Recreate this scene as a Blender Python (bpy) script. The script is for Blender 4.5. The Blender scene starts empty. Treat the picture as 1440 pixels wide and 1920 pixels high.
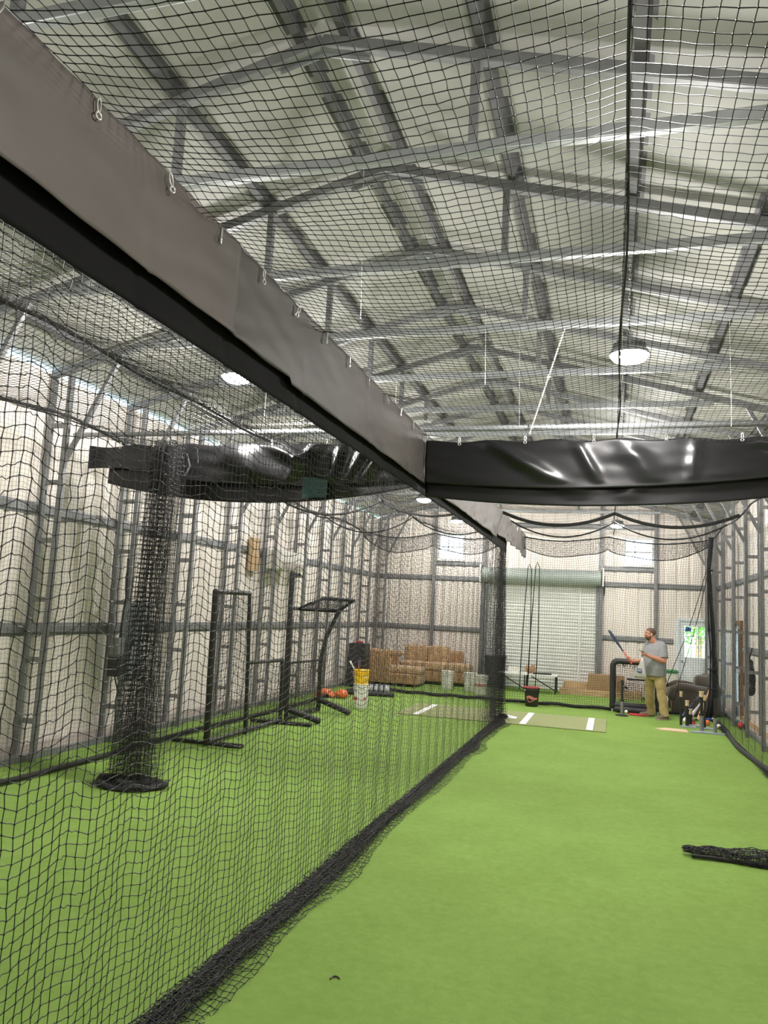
import bpy, bmesh, math, random
import numpy as np
from mathutils import Vector, Matrix, Quaternion

random.seed(7)
RNG = np.random.default_rng(7)
scene = bpy.context.scene
COL = scene.collection
PI = math.pi

# ------------------------------------------------------------------ materials
def _nodes(name):
    m = bpy.data.materials.new(name); m.use_nodes = True
    nt = m.node_tree; nt.nodes.clear()
    out = nt.nodes.new('ShaderNodeOutputMaterial')
    return m, nt, out

def mat(name, col, rough=.6, metal=0., var=.12, scale=6., bump=0., bscale=60., detail=4., spec=.5, col2=None, sheen=0., stretch=None, coat=0.):
    m, nt, out = _nodes(name)
    b = nt.nodes.new('ShaderNodeBsdfPrincipled')
    b.inputs['Roughness'].default_value = rough
    b.inputs['Metallic'].default_value = metal
    b.inputs['Specular IOR Level'].default_value = spec
    b.inputs['Coat Weight'].default_value = coat
    if sheen: b.inputs['Sheen Weight'].default_value = sheen
    tc = nt.nodes.new('ShaderNodeTexCoord'); src = tc.outputs['Object']
    if stretch:
        mp = nt.nodes.new('ShaderNodeMapping'); mp.inputs['Scale'].default_value = stretch
        nt.links.new(src, mp.inputs['Vector']); src = mp.outputs['Vector']
    n = nt.nodes.new('ShaderNodeTexNoise'); n.inputs['Scale'].default_value = scale; n.inputs['Detail'].default_value = detail
    nt.links.new(src, n.inputs['Vector'])
    mx = nt.nodes.new('ShaderNodeMix'); mx.data_type = 'RGBA'
    a = [max(0, c*(1-var)) for c in col]; c2 = col2 if col2 else [min(1, c*(1+var)) for c in col]
    mx.inputs['A'].default_value = (*a, 1); mx.inputs['B'].default_value = (*c2, 1)
    ramp = nt.nodes.new('ShaderNodeMapRange'); ramp.inputs['From Min'].default_value = .3; ramp.inputs['From Max'].default_value = .7
    nt.links.new(n.outputs['Fac'], ramp.inputs['Value'])
    nt.links.new(ramp.outputs['Result'], mx.inputs['Factor'])
    nt.links.new(mx.outputs['Result'], b.inputs['Base Color'])
    if bump:
        n2 = nt.nodes.new('ShaderNodeTexNoise'); n2.inputs['Scale'].default_value = bscale; n2.inputs['Detail'].default_value = 3
        nt.links.new(src, n2.inputs['Vector'])
        bp = nt.nodes.new('ShaderNodeBump'); bp.inputs['Strength'].default_value = bump; bp.inputs['Distance'].default_value = .01
        nt.links.new(n2.outputs['Fac'], bp.inputs['Height']); nt.links.new(bp.outputs['Normal'], b.inputs['Normal'])
    nt.links.new(b.outputs['BSDF'], out.inputs['Surface'])
    return m

def emit(name, col, strength):
    m, nt, out = _nodes(name)
    e = nt.nodes.new('ShaderNodeEmission'); e.inputs['Color'].default_value = (*col, 1); e.inputs['Strength'].default_value = strength
    nt.links.new(e.outputs['Emission'], out.inputs['Surface']); return m

def glass_mat(name, tint=(1, 1, 1)):
    m, nt, out = _nodes(name)
    t = nt.nodes.new('ShaderNodeBsdfTransparent'); t.inputs['Color'].default_value = (*tint, 1)
    g = nt.nodes.new('ShaderNodeBsdfGlossy'); g.inputs['Roughness'].default_value = .03
    f = nt.nodes.new('ShaderNodeFresnel'); f.inputs['IOR'].default_value = 1.45
    mx = nt.nodes.new('ShaderNodeMixShader')
    nt.links.new(f.outputs['Fac'], mx.inputs['Fac']); nt.links.new(t.outputs['BSDF'], mx.inputs[1]); nt.links.new(g.outputs['BSDF'], mx.inputs[2])
    nt.links.new(mx.outputs['Shader'], out.inputs['Surface']); return m

def turf_mat():
    m, nt, out = _nodes('artificial_turf')
    b = nt.nodes.new('ShaderNodeBsdfPrincipled'); b.inputs['Roughness'].default_value = .85; b.inputs['Specular IOR Level'].default_value = .12
    tc = nt.nodes.new('ShaderNodeTexCoord')
    def noise(s, d=5, r=.6, dist=0):
        n = nt.nodes.new('ShaderNodeTexNoise'); n.inputs['Scale'].default_value = s; n.inputs['Detail'].default_value = d
        n.inputs['Roughness'].default_value = r; n.inputs['Distortion'].default_value = dist
        nt.links.new(tc.outputs['Object'], n.inputs['Vector']); return n
    big, mid, fine = noise(1.3, 6, .65), noise(14, 6, .7, .4), noise(170, 4, .75)
    mix = nt.nodes.new('ShaderNodeMath'); mix.operation = 'MULTIPLY_ADD'; mix.inputs[1].default_value = .26
    nt.links.new(big.outputs['Fac'], mix.inputs[0])
    m2 = nt.nodes.new('ShaderNodeMath'); m2.operation = 'MULTIPLY_ADD'; m2.inputs[1].default_value = .29; m2.inputs[2].default_value = 0
    nt.links.new(mid.outputs['Fac'], m2.inputs[0]); nt.links.new(m2.outputs[0], mix.inputs[2])
    m3 = nt.nodes.new('ShaderNodeMath'); m3.operation = 'MULTIPLY_ADD'; m3.inputs[1].default_value = .45
    nt.links.new(fine.outputs['Fac'], m3.inputs[0]); nt.links.new(mix.outputs[0], m3.inputs[2])
    r = nt.nodes.new('ShaderNodeValToRGB')
    r.color_ramp.elements[0].position = .33; r.color_ramp.elements[0].color = (.148, .250, .044, 1)
    r.color_ramp.elements[1].position = .68; r.color_ramp.elements[1].color = (.262, .405, .100, 1)
    nt.links.new(m3.outputs[0], r.inputs['Fac']); nt.links.new(r.outputs['Color'], b.inputs['Base Color'])
    bp = nt.nodes.new('ShaderNodeBump'); bp.inputs['Strength'].default_value = .7; bp.inputs['Distance'].default_value = .016
    nt.links.new(m3.outputs[0], bp.inputs['Height']); nt.links.new(bp.outputs['Normal'], b.inputs['Normal'])
    nt.links.new(b.outputs['BSDF'], out.inputs['Surface']); return m

M = dict(
    turf=turf_mat(),
    wall=mat('cream_metal_siding', (.84, .775, .715), .45, 0, .05, 1.2, .05, 8),
    roof=mat('grey_roof_insulation', (.345, .345, .312), .55, .0, .05, 2.5, .15, 14, spec=.35, stretch=(1, .25, 1)),
    steel=mat('galvanized_steel', (.24, .245, .25), .5, .4, .15, 9),
    steel_dark=mat('weathered_purlin_steel', (.105, .105, .108), .6, .2, .15, 7),
    steel_light=mat('bright_galvanized_pipe', (.40, .42, .43), .42, .55, .1, 9),
    net=mat('black_nylon_twine', (.012, .012, .013), .5, 0, .2, 30),
    rope=mat('black_rope', (.012, .012, .013), .75, 0, .3, 60, .3, 200),
    white_rope=mat('pale_rope', (.6, .58, .53), .7, 0, .1, 60),
    vinyl_grey=mat('grey_brown_vinyl', (.085, .072, .064), .6, 0, .12, 1.6, .05, 5),
    vinyl_grey_shaded=mat('shaded_grey_vinyl', (.060, .052, .047), .6, 0, .15, 1.6, .05, 5),  # same curtain vinyl, weaker lamp light on the middle sheet put into its colour
    vinyl_black=mat('black_vinyl', (.010, .010, .011), .32, 0, .15, 2, .08, 6),
    vinyl_matte=mat('matte_black_vinyl', (.006, .006, .006), .85, 0, .2, 2, spec=.15),
    wood=mat('pine_board', (.52, .36, .20), .7, 0, .22, 4, .1, 30, stretch=(1, 8, 8)),
    wood_dark=mat('stained_board', (.26, .14, .07), .7, 0, .25, 4, stretch=(1, 8, 8)),
    white=mat('white_paint', (.80, .80, .78), .4, 0, .03, 5),
    white_plastic=mat('white_plastic', (.80, .78, .72), .38, 0, .05, 9),
    yellow=mat('yellow_plastic', (.85, .52, .02), .4, 0, .06, 9),
    red=mat('red_print', (.55, .03, .04), .5, 0, .08, 20),
    pink=mat('faded_red_print', (.55, .18, .17), .5, 0, .1, 40),
    black=mat('black_plastic', (.014, .014, .014), .4, 0, .2, 9),
    black_fabric=mat('black_padding', (.022, .022, .024), .55, 0, .2, 12, .15, 60),
    dark_metal=mat('dark_painted_tube', (.028, .027, .026), .5, .2, .3, 15),
    tan_sofa=mat('tan_striped_upholstery', (.42, .25, .12), .9, 0, .35, 20, .2, 90, stretch=(1, 3, .3), sheen=.2),
    tan_light=mat('light_tan_upholstery', (.50, .34, .19), .9, 0, .3, 14, .2, 90, sheen=.2),
    brown=mat('dark_brown_suede', (.072, .054, .033), .85, 0, .25, 6, .15, 60, sheen=.25),
    cardboard=mat('brown_cardboard', (.36, .23, .12), .8, 0, .1, 5),
    khaki=mat('khaki_cotton', (.36, .27, .115), .85, 0, .12, 14, .15, 90),
    tshirt=mat('grey_tshirt_cotton', (.225, .23, .235), .9, 0, .07, 30, .1, 200),
    skin=mat('sunburnt_skin', (.46, .20, .13), .5, 0, .1, 18, col2=(.52, .24, .16)),
    hair=mat('brown_hair', (.085, .05, .028), .7, 0, .4, 120),
    beard=mat('red_brown_beard', (.13, .06, .03), .75, 0, .35, 90),
    shoe=mat('brown_suede_shoe', (.16, .115, .085), .8, 0, .2, 30),
    sole=mat('tan_sole', (.40, .33, .25), .7, 0, .1, 20),
    mat_turf=mat('olive_turf_mat', (.26, .29, .125), .9, 0, .14, 40, .4, 250),
    white_turf=mat('white_turf', (.82, .82, .78), .85, 0, .06, 60, .3, 250),
    lens_dim=emit('lamp_lens_dim_glow', (1, .965, .93), 165),
    lens=emit('lamp_lens_glow', (1, .965, .93), 235),
    glass=glass_mat('clear_pane'),
    orange=mat('orange_fabric', (.85, .13, .03), .6, 0, .3, 12, col2=(.9, .28, .09)),
    navy=mat('navy_bat_paint', (.02, .03, .07), .3, 0, .2, 10),
    blue=mat('blue_print', (.02, .045, .17), .45, 0, .1, 20),
    bright_blue=mat('blue_bat_paint', (.03, .09, .42), .3, 0, .1, 20),
    silver=mat('silver_bat_paint', (.55, .56, .60), .3, .4, .1, 20),
    grip=mat('red_bat_grip', (.55, .10, .08), .6, 0, .15, 60),
    maple=mat('maple_wood', (.62, .36, .16), .4, 0, .15, 9),
    rubber_tan=mat('tan_rubber', (.62, .47, .30), .7, 0, .08, 20),
    bag=mat('white_film_bag', (.42, .405, .38), .35, 0, .1, 12, .2, 25),
    teal=mat('teal_plastic', (.006, .075, .07), .5, 0, .1, 10),
    grey_box=mat('blue_grey_enclosure', (.33, .38, .41), .45, .2, .08, 6),
    concrete=mat('grey_curb', (.45, .41, .36), .8, 0, .12, 5),
    door_white=mat('white_door_paint', (.78, .82, .86), .4, 0, .03, 4),
    curtain_steel=mat('white_roller_slat', (.74, .75, .72), .4, .05, .05, 3),
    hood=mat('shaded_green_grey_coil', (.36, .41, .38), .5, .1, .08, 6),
    baseball=mat('baseball_leather', (.80, .77, .70), .5, 0, .08, 30),
    lawn=mat('outdoor_lawn', (.20, .38, .06), .9, 0, .3, 8),
    leaf=mat('sunlit_foliage', (.16, .34, .05), .7, 0, .45, 5),
    basket=mat('brown_leather', (.36, .20, .09), .6, 0, .3, 25),
    clip=mat('zinc_clip', (.75, .75, .72), .3, .8, .1, 20),
)

# ------------------------------------------------------------------ object helpers
def link(name, me, m=None, parent=None, smooth=False):
    o = bpy.data.objects.new(name, me); COL.objects.link(o)
    if m is not None:
        for mm in (m if isinstance(m, (list, tuple)) else [m]): me.materials.append(mm)
    if parent is not None: o.parent = parent
    if smooth: me.shade_smooth()
    return o

def tag(o, label=None, cat=None, group=None, kind=None):
    if label: o['label'] = label
    if cat: o['category'] = cat
    if group: o['group'] = group
    if kind: o['kind'] = kind
    return o

def thing(name, label, cat, loc=(0, 0, 0), rz=0., group=None):
    o = bpy.data.objects.new(name, None); COL.objects.link(o)
    o.empty_display_size = .1
    o.location = loc; o.rotation_euler = (0, 0, rz)
    return tag(o, label, cat, group)

def copy_tree(o, parent=None, loc=None, rz=None):
    c = o.copy(); COL.objects.link(c)
    if parent is not None: c.parent = parent
    if loc is not None: c.location = loc
    if rz is not None: c.rotation_euler = (0, 0, rz)
    for ch in list(o.children): copy_tree(ch, c)
    return c

class MB:
    """collects shapes into one mesh"""
    def __init__(s): s.v = []; s.f = []; s.mi = []; s.cur = 0
    def add(s, vs, fs):
        k = len(s.v); s.v += [tuple(v) for v in vs]; s.f += [tuple(i+k for i in f) for f in fs]; s.mi += [s.cur]*len(fs); return s
    def box(s, x0, x1, y0, y1, z0, z1, bev=0.):
        if bev <= 0:
            vs = [(x, y, z) for x in (x0, x1) for y in (y0, y1) for z in (z0, z1)]
            return s.add(vs, [(0, 1, 3, 2), (4, 6, 7, 5), (0, 4, 5, 1), (2, 3, 7, 6), (0, 2, 6, 4), (1, 5, 7, 3)])
        bm = bmesh.new(); bmesh.ops.create_cube(bm, size=1)
        for v in bm.verts: v.co = Vector(((x0+x1)/2+v.co.x*(x1-x0), (y0+y1)/2+v.co.y*(y1-y0), (z0+z1)/2+v.co.z*(z1-z0)))
        bev = min(bev, .49*min(abs(x1-x0), abs(y1-y0), abs(z1-z0)))
        bmesh.ops.bevel(bm, geom=list(bm.edges), offset=bev, segments=3, affect='EDGES', profile=.6)
        s.bm(bm); return s
    def bm(s, bm):
        bm.verts.ensure_lookup_table(); bm.verts.index_update()
        s.add([v.co[:] for v in bm.verts], [[v.index for v in f.verts] for f in bm.faces]); bm.free(); return s
    def obox(s, c, ax, ay, az, hx, hy, hz):
        c = Vector(c); ax, ay, az = Vector(ax).normalized(), Vector(ay).normalized(), Vector(az).normalized()
        vs = [c+ax*i*hx+ay*j*hy+az*k*hz for i in (-1, 1) for j in (-1, 1) for k in (-1, 1)]
        return s.add(vs, [(0, 1, 3, 2), (4, 6, 7, 5), (0, 4, 5, 1), (2, 3, 7, 6), (0, 2, 6, 4), (1, 5, 7, 3)])
    def bar(s, a, b, w, h=None, up=(0, 0, 1)):
        h = h or w; a, b = Vector(a), Vector(b); d = (b-a)
        u = Vector(up)
        if abs(d.normalized().dot(u)) > .98: u = Vector((0, 1, 0))
        x = d.cross(u).normalized(); z = x.cross(d).normalized()
        return s.obox((a+b)/2, d, x, z, d.length/2, w/2, h/2)
    def tube(s, pts, r, seg=10, rnd=False, closed=False):
        P = [Vector(p) for p in pts]; n = len(P)
        R = list(r) if isinstance(r, (list, tuple)) else [r]*n
        T = []
        for i in range(n):
            if closed: d = P[(i+1) % n]-P[i-1]
            else: d = P[min(i+1, n-1)]-P[max(i-1, 0)]
            T.append(d.normalized() if d.length > 1e-9 else Vector((0, 0, 1)))
        ref = Vector((0, 0, 1)) if abs(T[0].z) < .9 else Vector((1, 0, 0))
        N = (ref-T[0]*ref.dot(T[0])).normalized(); rings = []
        if rnd and not closed:
            add0, add1 = [], []
            for a in (.15, .5, .82):
                add0.append((P[0]-T[0]*R[0]*math.cos(a*PI/2), R[0]*math.sin(a*PI/2), T[0]))
                add1.append((P[-1]+T[-1]*R[-1]*math.cos(a*PI/2), R[-1]*math.sin(a*PI/2), T[-1]))
            L = add0+list(zip(P, R, T))+add1[::-1]
        else: L = list(zip(P, R, T))
        vs = []
        for (p, rr, t) in L:
            N = (N-t*N.dot(t)); N = N.normalized() if N.length > 1e-6 else t.orthogonal().normalized()
            B = t.cross(N)
            vs += [p+(N*math.cos(2*PI*k/seg)+B*math.sin(2*PI*k/seg))*rr for k in range(seg)]
        m = len(L); fs = []
        for i in range(m if closed else m-1):
            j = (i+1) % m
            fs += [(i*seg+k, i*seg+(k+1) % seg, j*seg+(k+1) % seg, j*seg+k) for k in range(seg)]
        if not closed: fs += [tuple(range(seg))[::-1], tuple((m-1)*seg+k for k in range(seg))]
        return s.add(vs, fs)
    def lathe(s, prof, seg=24, c=(0, 0, 0), sx=1, sy=1):
        n = len(prof); vs = []
        for (r, z) in prof: vs += [(c[0]+r*sx*math.cos(2*PI*k/seg), c[1]+r*sy*math.sin(2*PI*k/seg), c[2]+z) for k in range(seg)]
        fs = []
        for i in range(n-1): fs += [(i*seg+k, i*seg+(k+1) % seg, (i+1)*seg+(k+1) % seg, (i+1)*seg+k) for k in range(seg)]
        if prof[0][0] > 1e-4: fs.append(tuple(range(seg))[::-1])
        if prof[-1][0] > 1e-4: fs.append(tuple((n-1)*seg+k for k in range(seg)))
        return s.add(vs, fs)
    def loft(s, rings, cap=True):
        seg = len(rings[0]); n = len(rings); vs = [p for r in rings for p in r]
        fs = [(i*seg+k, i*seg+(k+1) % seg, (i+1)*seg+(k+1) % seg, (i+1)*seg+k) for i in range(n-1) for k in range(seg)]
        if cap: fs += [tuple(range(seg))[::-1], tuple((n-1)*seg+k for k in range(seg))]
        return s.add(vs, fs)
    def ball(s, c, r, seg=14, rot=None):
        rx, ry, rz = r if isinstance(r, (tuple, list)) else (r, r, r)
        n = max(6, seg//2+1); vs = []
        for i in range(n+1):
            a = PI*i/n
            for k in range(seg):
                b = 2*PI*k/seg; p = Vector((rx*math.sin(a)*math.cos(b), ry*math.sin(a)*math.sin(b), rz*math.cos(a)))
                if rot is not None: p = rot @ p
                vs.append(Vector(c)+p)
        fs = [(i*seg+k, (i+1)*seg+k, (i+1)*seg+(k+1) % seg, i*seg+(k+1) % seg) for i in range(n) for k in range(seg)]
        return s.add(vs, fs)
    def prism(s, poly, z0, z1):
        n = len(poly)
        return s.add([(x, y, z0) for x, y in poly]+[(x, y, z1) for x, y in poly],
                     [tuple(range(n))[::-1], tuple(range(n, 2*n))]+[(i, (i+1) % n, n+(i+1) % n, n+i) for i in range(n)])
    def build(s, name, m=None, parent=None, smooth=False, bev=0.):
        me = bpy.data.meshes.new(name); me.from_pydata(s.v, [], s.f)
        o = link(name, me, m, parent)
        if any(s.mi): me.polygons.foreach_set('material_index', s.mi)
        me.update()
        if smooth is not None:
            me.shade_smooth()
            if not smooth: me.set_sharp_from_angle(angle=math.radians(42))
        if bev:
            b = o.modifiers.new('bevel', 'BEVEL'); b.width = bev; b.segments = 2; b.limit_method = 'ANGLE'
        return o

def ell(c, ax, bx, a, b, seg=20, ph=0):
    c, ax, bx = Vector(c), Vector(ax), Vector(bx)
    return [c+ax*a*math.cos(2*PI*k/seg+ph)+bx*b*math.sin(2*PI*k/seg+ph) for k in range(seg)]

def remesh(o, voxel, smooth=6, fac=.5):
    r = o.modifiers.new('remesh', 'REMESH'); r.mode = 'VOXEL'; r.voxel_size = voxel; r.use_smooth_shade = True
    if smooth:
        s = o.modifiers.new('smooth', 'SMOOTH'); s.iterations = smooth; s.factor = fac
    return o

def wave(seed, n=7, f0=.4, f1=3.):
    g = np.random.default_rng(seed)
    fu, fv = g.uniform(f0, f1, n)*g.choice([-1, 1], n), g.uniform(f0, f1, n)*g.choice([-1, 1], n)
    ph, am = g.uniform(0, 2*PI, n), g.uniform(.4, 1, n)
    am = am/am.sum()
    return lambda u, v: sum(am[i]*np.sin(fu[i]*u*2*PI+fv[i]*v*2*PI+ph[i]) for i in range(n))

def np_mesh(name, V, F):
    me = bpy.data.meshes.new(name); k = F.shape[1]
    me.vertices.add(len(V)); me.vertices.foreach_set('co', np.ascontiguousarray(V, dtype=np.float32).ravel())
    me.loops.add(F.size); me.loops.foreach_set('vertex_index', np.ascontiguousarray(F, dtype=np.int32).ravel())
    me.polygons.add(len(F)); me.polygons.foreach_set('loop_start', np.arange(0, F.size, k, dtype=np.int32))
    me.update(calc_edges=True)
    return me

def strands(P, r):
    """P: S strands of N points; three-sided twine around each"""
    S, N, _ = P.shape
    T = np.gradient(P, axis=1); T /= np.linalg.norm(T, axis=2, keepdims=True)+1e-9
    ref = np.array([.31, .52, .79])
    n1 = np.cross(T, ref); n1 /= np.linalg.norm(n1, axis=2, keepdims=True)+1e-9
    n2 = np.cross(T, n1)
    V = np.stack([P+r*(math.cos(a)*n1+math.sin(a)*n2) for a in (0, 2*PI/3, 4*PI/3)], 2).reshape(-1, 3)
    s, n, k = np.meshgrid(np.arange(S), np.arange(N-1), np.arange(3), indexing='ij')
    i = lambda s, n, k: (s*N+n)*3+k % 3
    F = np.stack([i(s, n, k), i(s, n, k+1), i(s, n+1, k+1), i(s, n+1, k)], -1).reshape(-1, 4)
    return V, F

def knots(P, r):
    Q = P.reshape(-1, 3); n = len(Q)
    D = np.array([[1, 0, 0], [-1, 0, 0], [0, 1, 0], [0, -1, 0], [0, 0, 1], [0, 0, -1]])*r
    V = (Q[:, None]+D[None]).reshape(-1, 3)
    f = np.array([[0, 2, 4, 4], [2, 1, 4, 4], [1, 3, 4, 4], [3, 0, 4, 4], [2, 0, 5, 5], [1, 2, 5, 5], [3, 1, 5, 5], [0, 3, 5, 5]])
    # quads of a squashed cube instead of degenerate quads
    D = np.array([[x, y, z] for x in (-1, 1) for y in (-1, 1) for z in (-1, 1)])*r*.72
    V = (Q[:, None]+D[None]).reshape(-1, 3)
    f = np.array([(0, 1, 3, 2), (4, 6, 7, 5), (0, 4, 5, 1), (2, 3, 7, 6), (0, 2, 6, 4), (1, 5, 7, 3)])
    return V, (f[None]+(np.arange(n)*8)[:, None, None]).reshape(-1, 4)

def net(name, P, r=.0015, parent=None, m=None, near=None, wiggle=0):
    V1, F1 = strands(P, r); Q = np.swapaxes(P, 0, 1).copy()
    if wiggle:
        a, b = Q[:, :-1], Q[:, 1:]; W = np.empty((Q.shape[0], Q.shape[1]*3-2, 3)); W[:, ::3] = Q
        d = RNG.normal(0, wiggle, a.shape); W[:, 1::3] = a*.67+b*.33+d; W[:, 2::3] = a*.33+b*.67-d*.8; Q = W
    V2, F2 = strands(Q, r)
    Vs, Fs = [V1, V2], [F1, F2+len(V1)]
    if near is not None:
        K = P[near] if near is not True else P
        V3, F3 = knots(K, r*1.75); Vs.append(V3); Fs.append(F3+len(V1)+len(V2))
    me = np_mesh(name, np.concatenate(Vs), np.concatenate(Fs))
    return link(name, me, m or M['net'], parent, smooth=False)

# ------------------------------------------------------------------ the place (metres)
LX, RX, BY, FY = -6.36, 2.56, 20.98, -3.2       # inner faces of the siding
RIDGE = -1.88
def roof_z(x): return 5.555-.265*abs(x-RIDGE)
FRAMES = [4.35+1.5*k for k in range(-2, 12)]

# floor
fl = MB().box(LX-.1, RX+.1, FY-.1, BY+.1, -.12, 0).build('floor', M['turf']); tag(fl, kind='structure')

# corrugated siding: profile along a line, extruded upward
def siding(name, p0, p1, z0, top, holes=(), pitch=.305, inward=(1, 0)):
    """ribbed sheet metal from p0 to p1; top(t) gives the height; holes are (a0, a1, z0, z1) along the wall"""
    p0, p1 = Vector((*p0, 0)), Vector((*p1, 0)); L = (p1-p0).length; d = (p1-p0)/L; nrm = Vector((*inward, 0))
    cuts = [0, L]
    k = 0
    while k*pitch < L:
        b = k*pitch
        cuts += [b, b+.035, b+.06, b+.1]; k += 1
    for h in holes: cuts += [h[0], h[1]]
    cuts = sorted(set(round(c, 4) for c in cuts if 0 <= c <= L))
    def off(c):
        q = (c % pitch)
        if q < .035: return .028*(q/.035)
        if q < .06: return .028
        if q < .1: return .028*(1-(q-.06)/.04)
        return 0
    mb = MB()
    for a, b in zip(cuts[:-1], cuts[1:]):
        mid = (a+b)/2
        spans = [(z0, None)]
        hs = sorted([h for h in holes if h[0]-1e-3 < mid < h[1]+1e-3], key=lambda h: h[2])
        segs = []; z = z0
        for h in hs:
            if h[2] > z: segs.append((z, h[2]))
            z = h[3]
        segs.append((z, None))
        for (q0, q1) in segs:
            pa, pb = p0+d*a-nrm*off(a), p0+d*b-nrm*off(b)
            if (b % pitch) < 1e-3 and b > a: pb = p0+d*b-nrm*off(b)
            za, zb = (q1 if q1 is not None else top(a)), (q1 if q1 is not None else top(b))
            back = -nrm*.05
            vs = [(pa.x, pa.y, q0), (pb.x, pb.y, q0), (pb.x, pb.y, zb), (pa.x, pa.y, za)]
            pa2, pb2 = p0+d*a+back, p0+d*b+back
            vs += [(pa2.x, pa2.y, q0), (pb2.x, pb2.y, q0), (pb2.x, pb2.y, zb), (pa2.x, pa2.y, za)]
            mb.add(vs, [(0, 1, 2, 3), (7, 6, 5, 4), (3, 2, 6, 7), (0, 4, 5, 1)])
    o = mb.build(name, M['wall']); tag(o, kind='structure'); return o

EAVE = 4.405
siding('wall_left', (LX, BY), (LX, FY), 0, lambda t: EAVE, inward=(1, 0))
# side door in the right wall near its far end
siding('wall_right', (RX, FY), (RX, BY), 0, lambda t: EAVE+.12, holes=[(17.15-FY, 18.15-FY, 0, 1.98)], inward=(-1, 0))
W1, W2 = (-4.60, -3.87, 3.29, 4.03), (.31, 1.04, 3.29, 4.02)
DOOR = (1.60, 2.44, 0, 2.0); ROLL = (-3.27, -.30, 0, 2.95)
siding('wall_back', (LX, BY), (RX, BY), 0, lambda t: roof_z(LX+t)+.14,
       holes=[(a-LX, b-LX, c, d) for a, b, c, d in (W1, W2, DOOR, ROLL)], inward=(0, -1))
siding('wall_front', (RX, FY), (LX, FY), 0, lambda t: roof_z(RX-t)+.14, inward=(0, 1))

# ceiling: two insulated slopes with taped seams and foil waviness
def slope(x0, x1, name):
    mb = MB(); ys = np.arange(FY-.1, BY+.15, .15); xs = np.linspace(x0, x1, 25); w = wave(3 if x0 < x1 else 5, 8, .3, 2.4)
    vs = []; nx = len(xs)
    for y in ys:
        seam = .012*math.exp(-((((y+.4) % 1.5)-.75)/.05)**2)
        for x in xs: vs.append((x, y, roof_z(x)+.105+.006*float(w(x/2., y/1.2))-seam))
    n = len(vs); vs += [(x, y, z+.06) for x, y, z in vs]
    fs = []
    for j in range(len(ys)-1):
        for i in range(nx-1):
            a = j*nx+i; fs += [(a, a+1, a+nx+1, a+nx), (n+a, n+a+nx, n+a+nx+1, n+a+1)]
    mb.add(vs, fs)
    return tag(mb.build(name, M['roof'], smooth=True), kind='structure')
slope(LX-.25, RIDGE, 'ceiling'); slope(RX+.25, RIDGE, 'ceiling')

for nm, x in (('trim_5', LX-.02), ('trim_6', RX+.02)):
    tag(MB().box(x-.05, x+.05, BY-.03, BY+.08, 0, 4.42).build(nm, M['wall']), kind='structure')
    tag(MB().box(x-.05, x+.05, FY-.08, FY+.03, 0, 4.42).build(nm.replace('5', '7').replace('6', '8'), M['wall']), kind='structure')
# base rails and boards along the walls
for nm, x0, x1 in (('baseboard_left', LX+.012, LX+.05), ('baseboard_right', RX-.05, RX-.012)):
    o = MB().box(x0, x1, FY, 17.1 if 'right' in nm else BY, 0, .13).build(nm, M['wood'] if 'right' in nm else M['concrete']); tag(o, kind='structure')
for nm, x in (('trim_1', -6.16), ('trim_2', 2.37)):
    o = MB().box(x-.035, x+.035, FY+.1, BY-.1, 0, .07).build(nm, M['steel']); tag(o, kind='structure')
for nm, x0, x1 in (('trim_3', LX+.05, -6.195), ('trim_4', 2.405, RX-.05)):
    o = MB().box(x0, x1, FY+.1, BY-.02, 0, .045).build(nm, M['concrete']); tag(o, kind='structure')

# ------------------------------------------------------------------ steel frames
ORD = ['first', 'second', 'third', 'fourth', 'fifth', 'sixth', 'seventh', 'eighth', 'ninth', 'tenth', 'eleventh', 'twelfth', 'thirteenth', 'fourteenth']
T = .07
def make_frame():
    root = thing('steel_frame', '', 'frame')
    for side in (-1, 1):
        xo, xi = (-6.29, -6.06) if side < 0 else (2.49, 2.27)
        zo, zi = roof_z(xo)-.05, roof_z(xi)-.05
        mb = MB(); mb.bar((xo, 0, 0), (xo, 0, zo), T*.85); mb.bar((xi, 0, 0), (xi, 0, zi), T*.85)
        post = mb.build('post', M['steel'], root, bev=.006)
        first = None
        for k in range(6):
            z = .43+.668*k
            if first is None:
                first = MB().bar((min(xo, xi)+.03, 0, 0), (max(xo, xi)-.03, 0, 0), .045, .055).build('rung', M['steel'], post); r = first
            else: r = first.copy(); COL.objects.link(r)
            r.location = (0, 0, z)
        ex = -6.32 if side < 0 else 2.52
        MB().bar((ex, 0, roof_z(ex)), (RIDGE, 0, roof_z(RIDGE)), T, T+.01).build('rafter', M['steel'], root, bev=.006)
        bx = xi-side*.66
        MB().bar((xi-side*.02, 0, 3.36), (bx, 0, roof_z(bx)-.02), .05).build('knee_brace', M['steel'], root, bev=.005)
        sx = RIDGE+side*1.03
        MB().bar((sx, 0, 4.69), (sx, 0, roof_z(sx)-.02), .055).build('strut', M['steel'], root, bev=.005)
        MB().obox((RIDGE+side*.16, .04, roof_z(RIDGE+.16)-.02), (1, 0, -side*.265), (0, 1, 0), (side*.265, 0, 1), .17, .004, .05).build('ridge_plate', M['steel_light'], root)
    MB().bar((RIDGE-3.1, 0, 4.67), (RIDGE+3.1, 0, 4.67), .06, .075).build('tie_beam', M['steel_light'], root, bev=.006)
    return root
proto = make_frame()
nF = len(FRAMES)
for i, y in enumerate(FRAMES):
    o = proto if i == 0 else copy_tree(proto)
    o.location = (0, y, 0)
    k = nF-1-i
    o['label'] = ('galvanized steel portal frame with ladder legs against the back wall' if k == 0 else
                  f'galvanized steel portal frame with ladder legs, {ORD[k]} from the back wall')
    o['group'] = 'portal frames of the hall'

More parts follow.
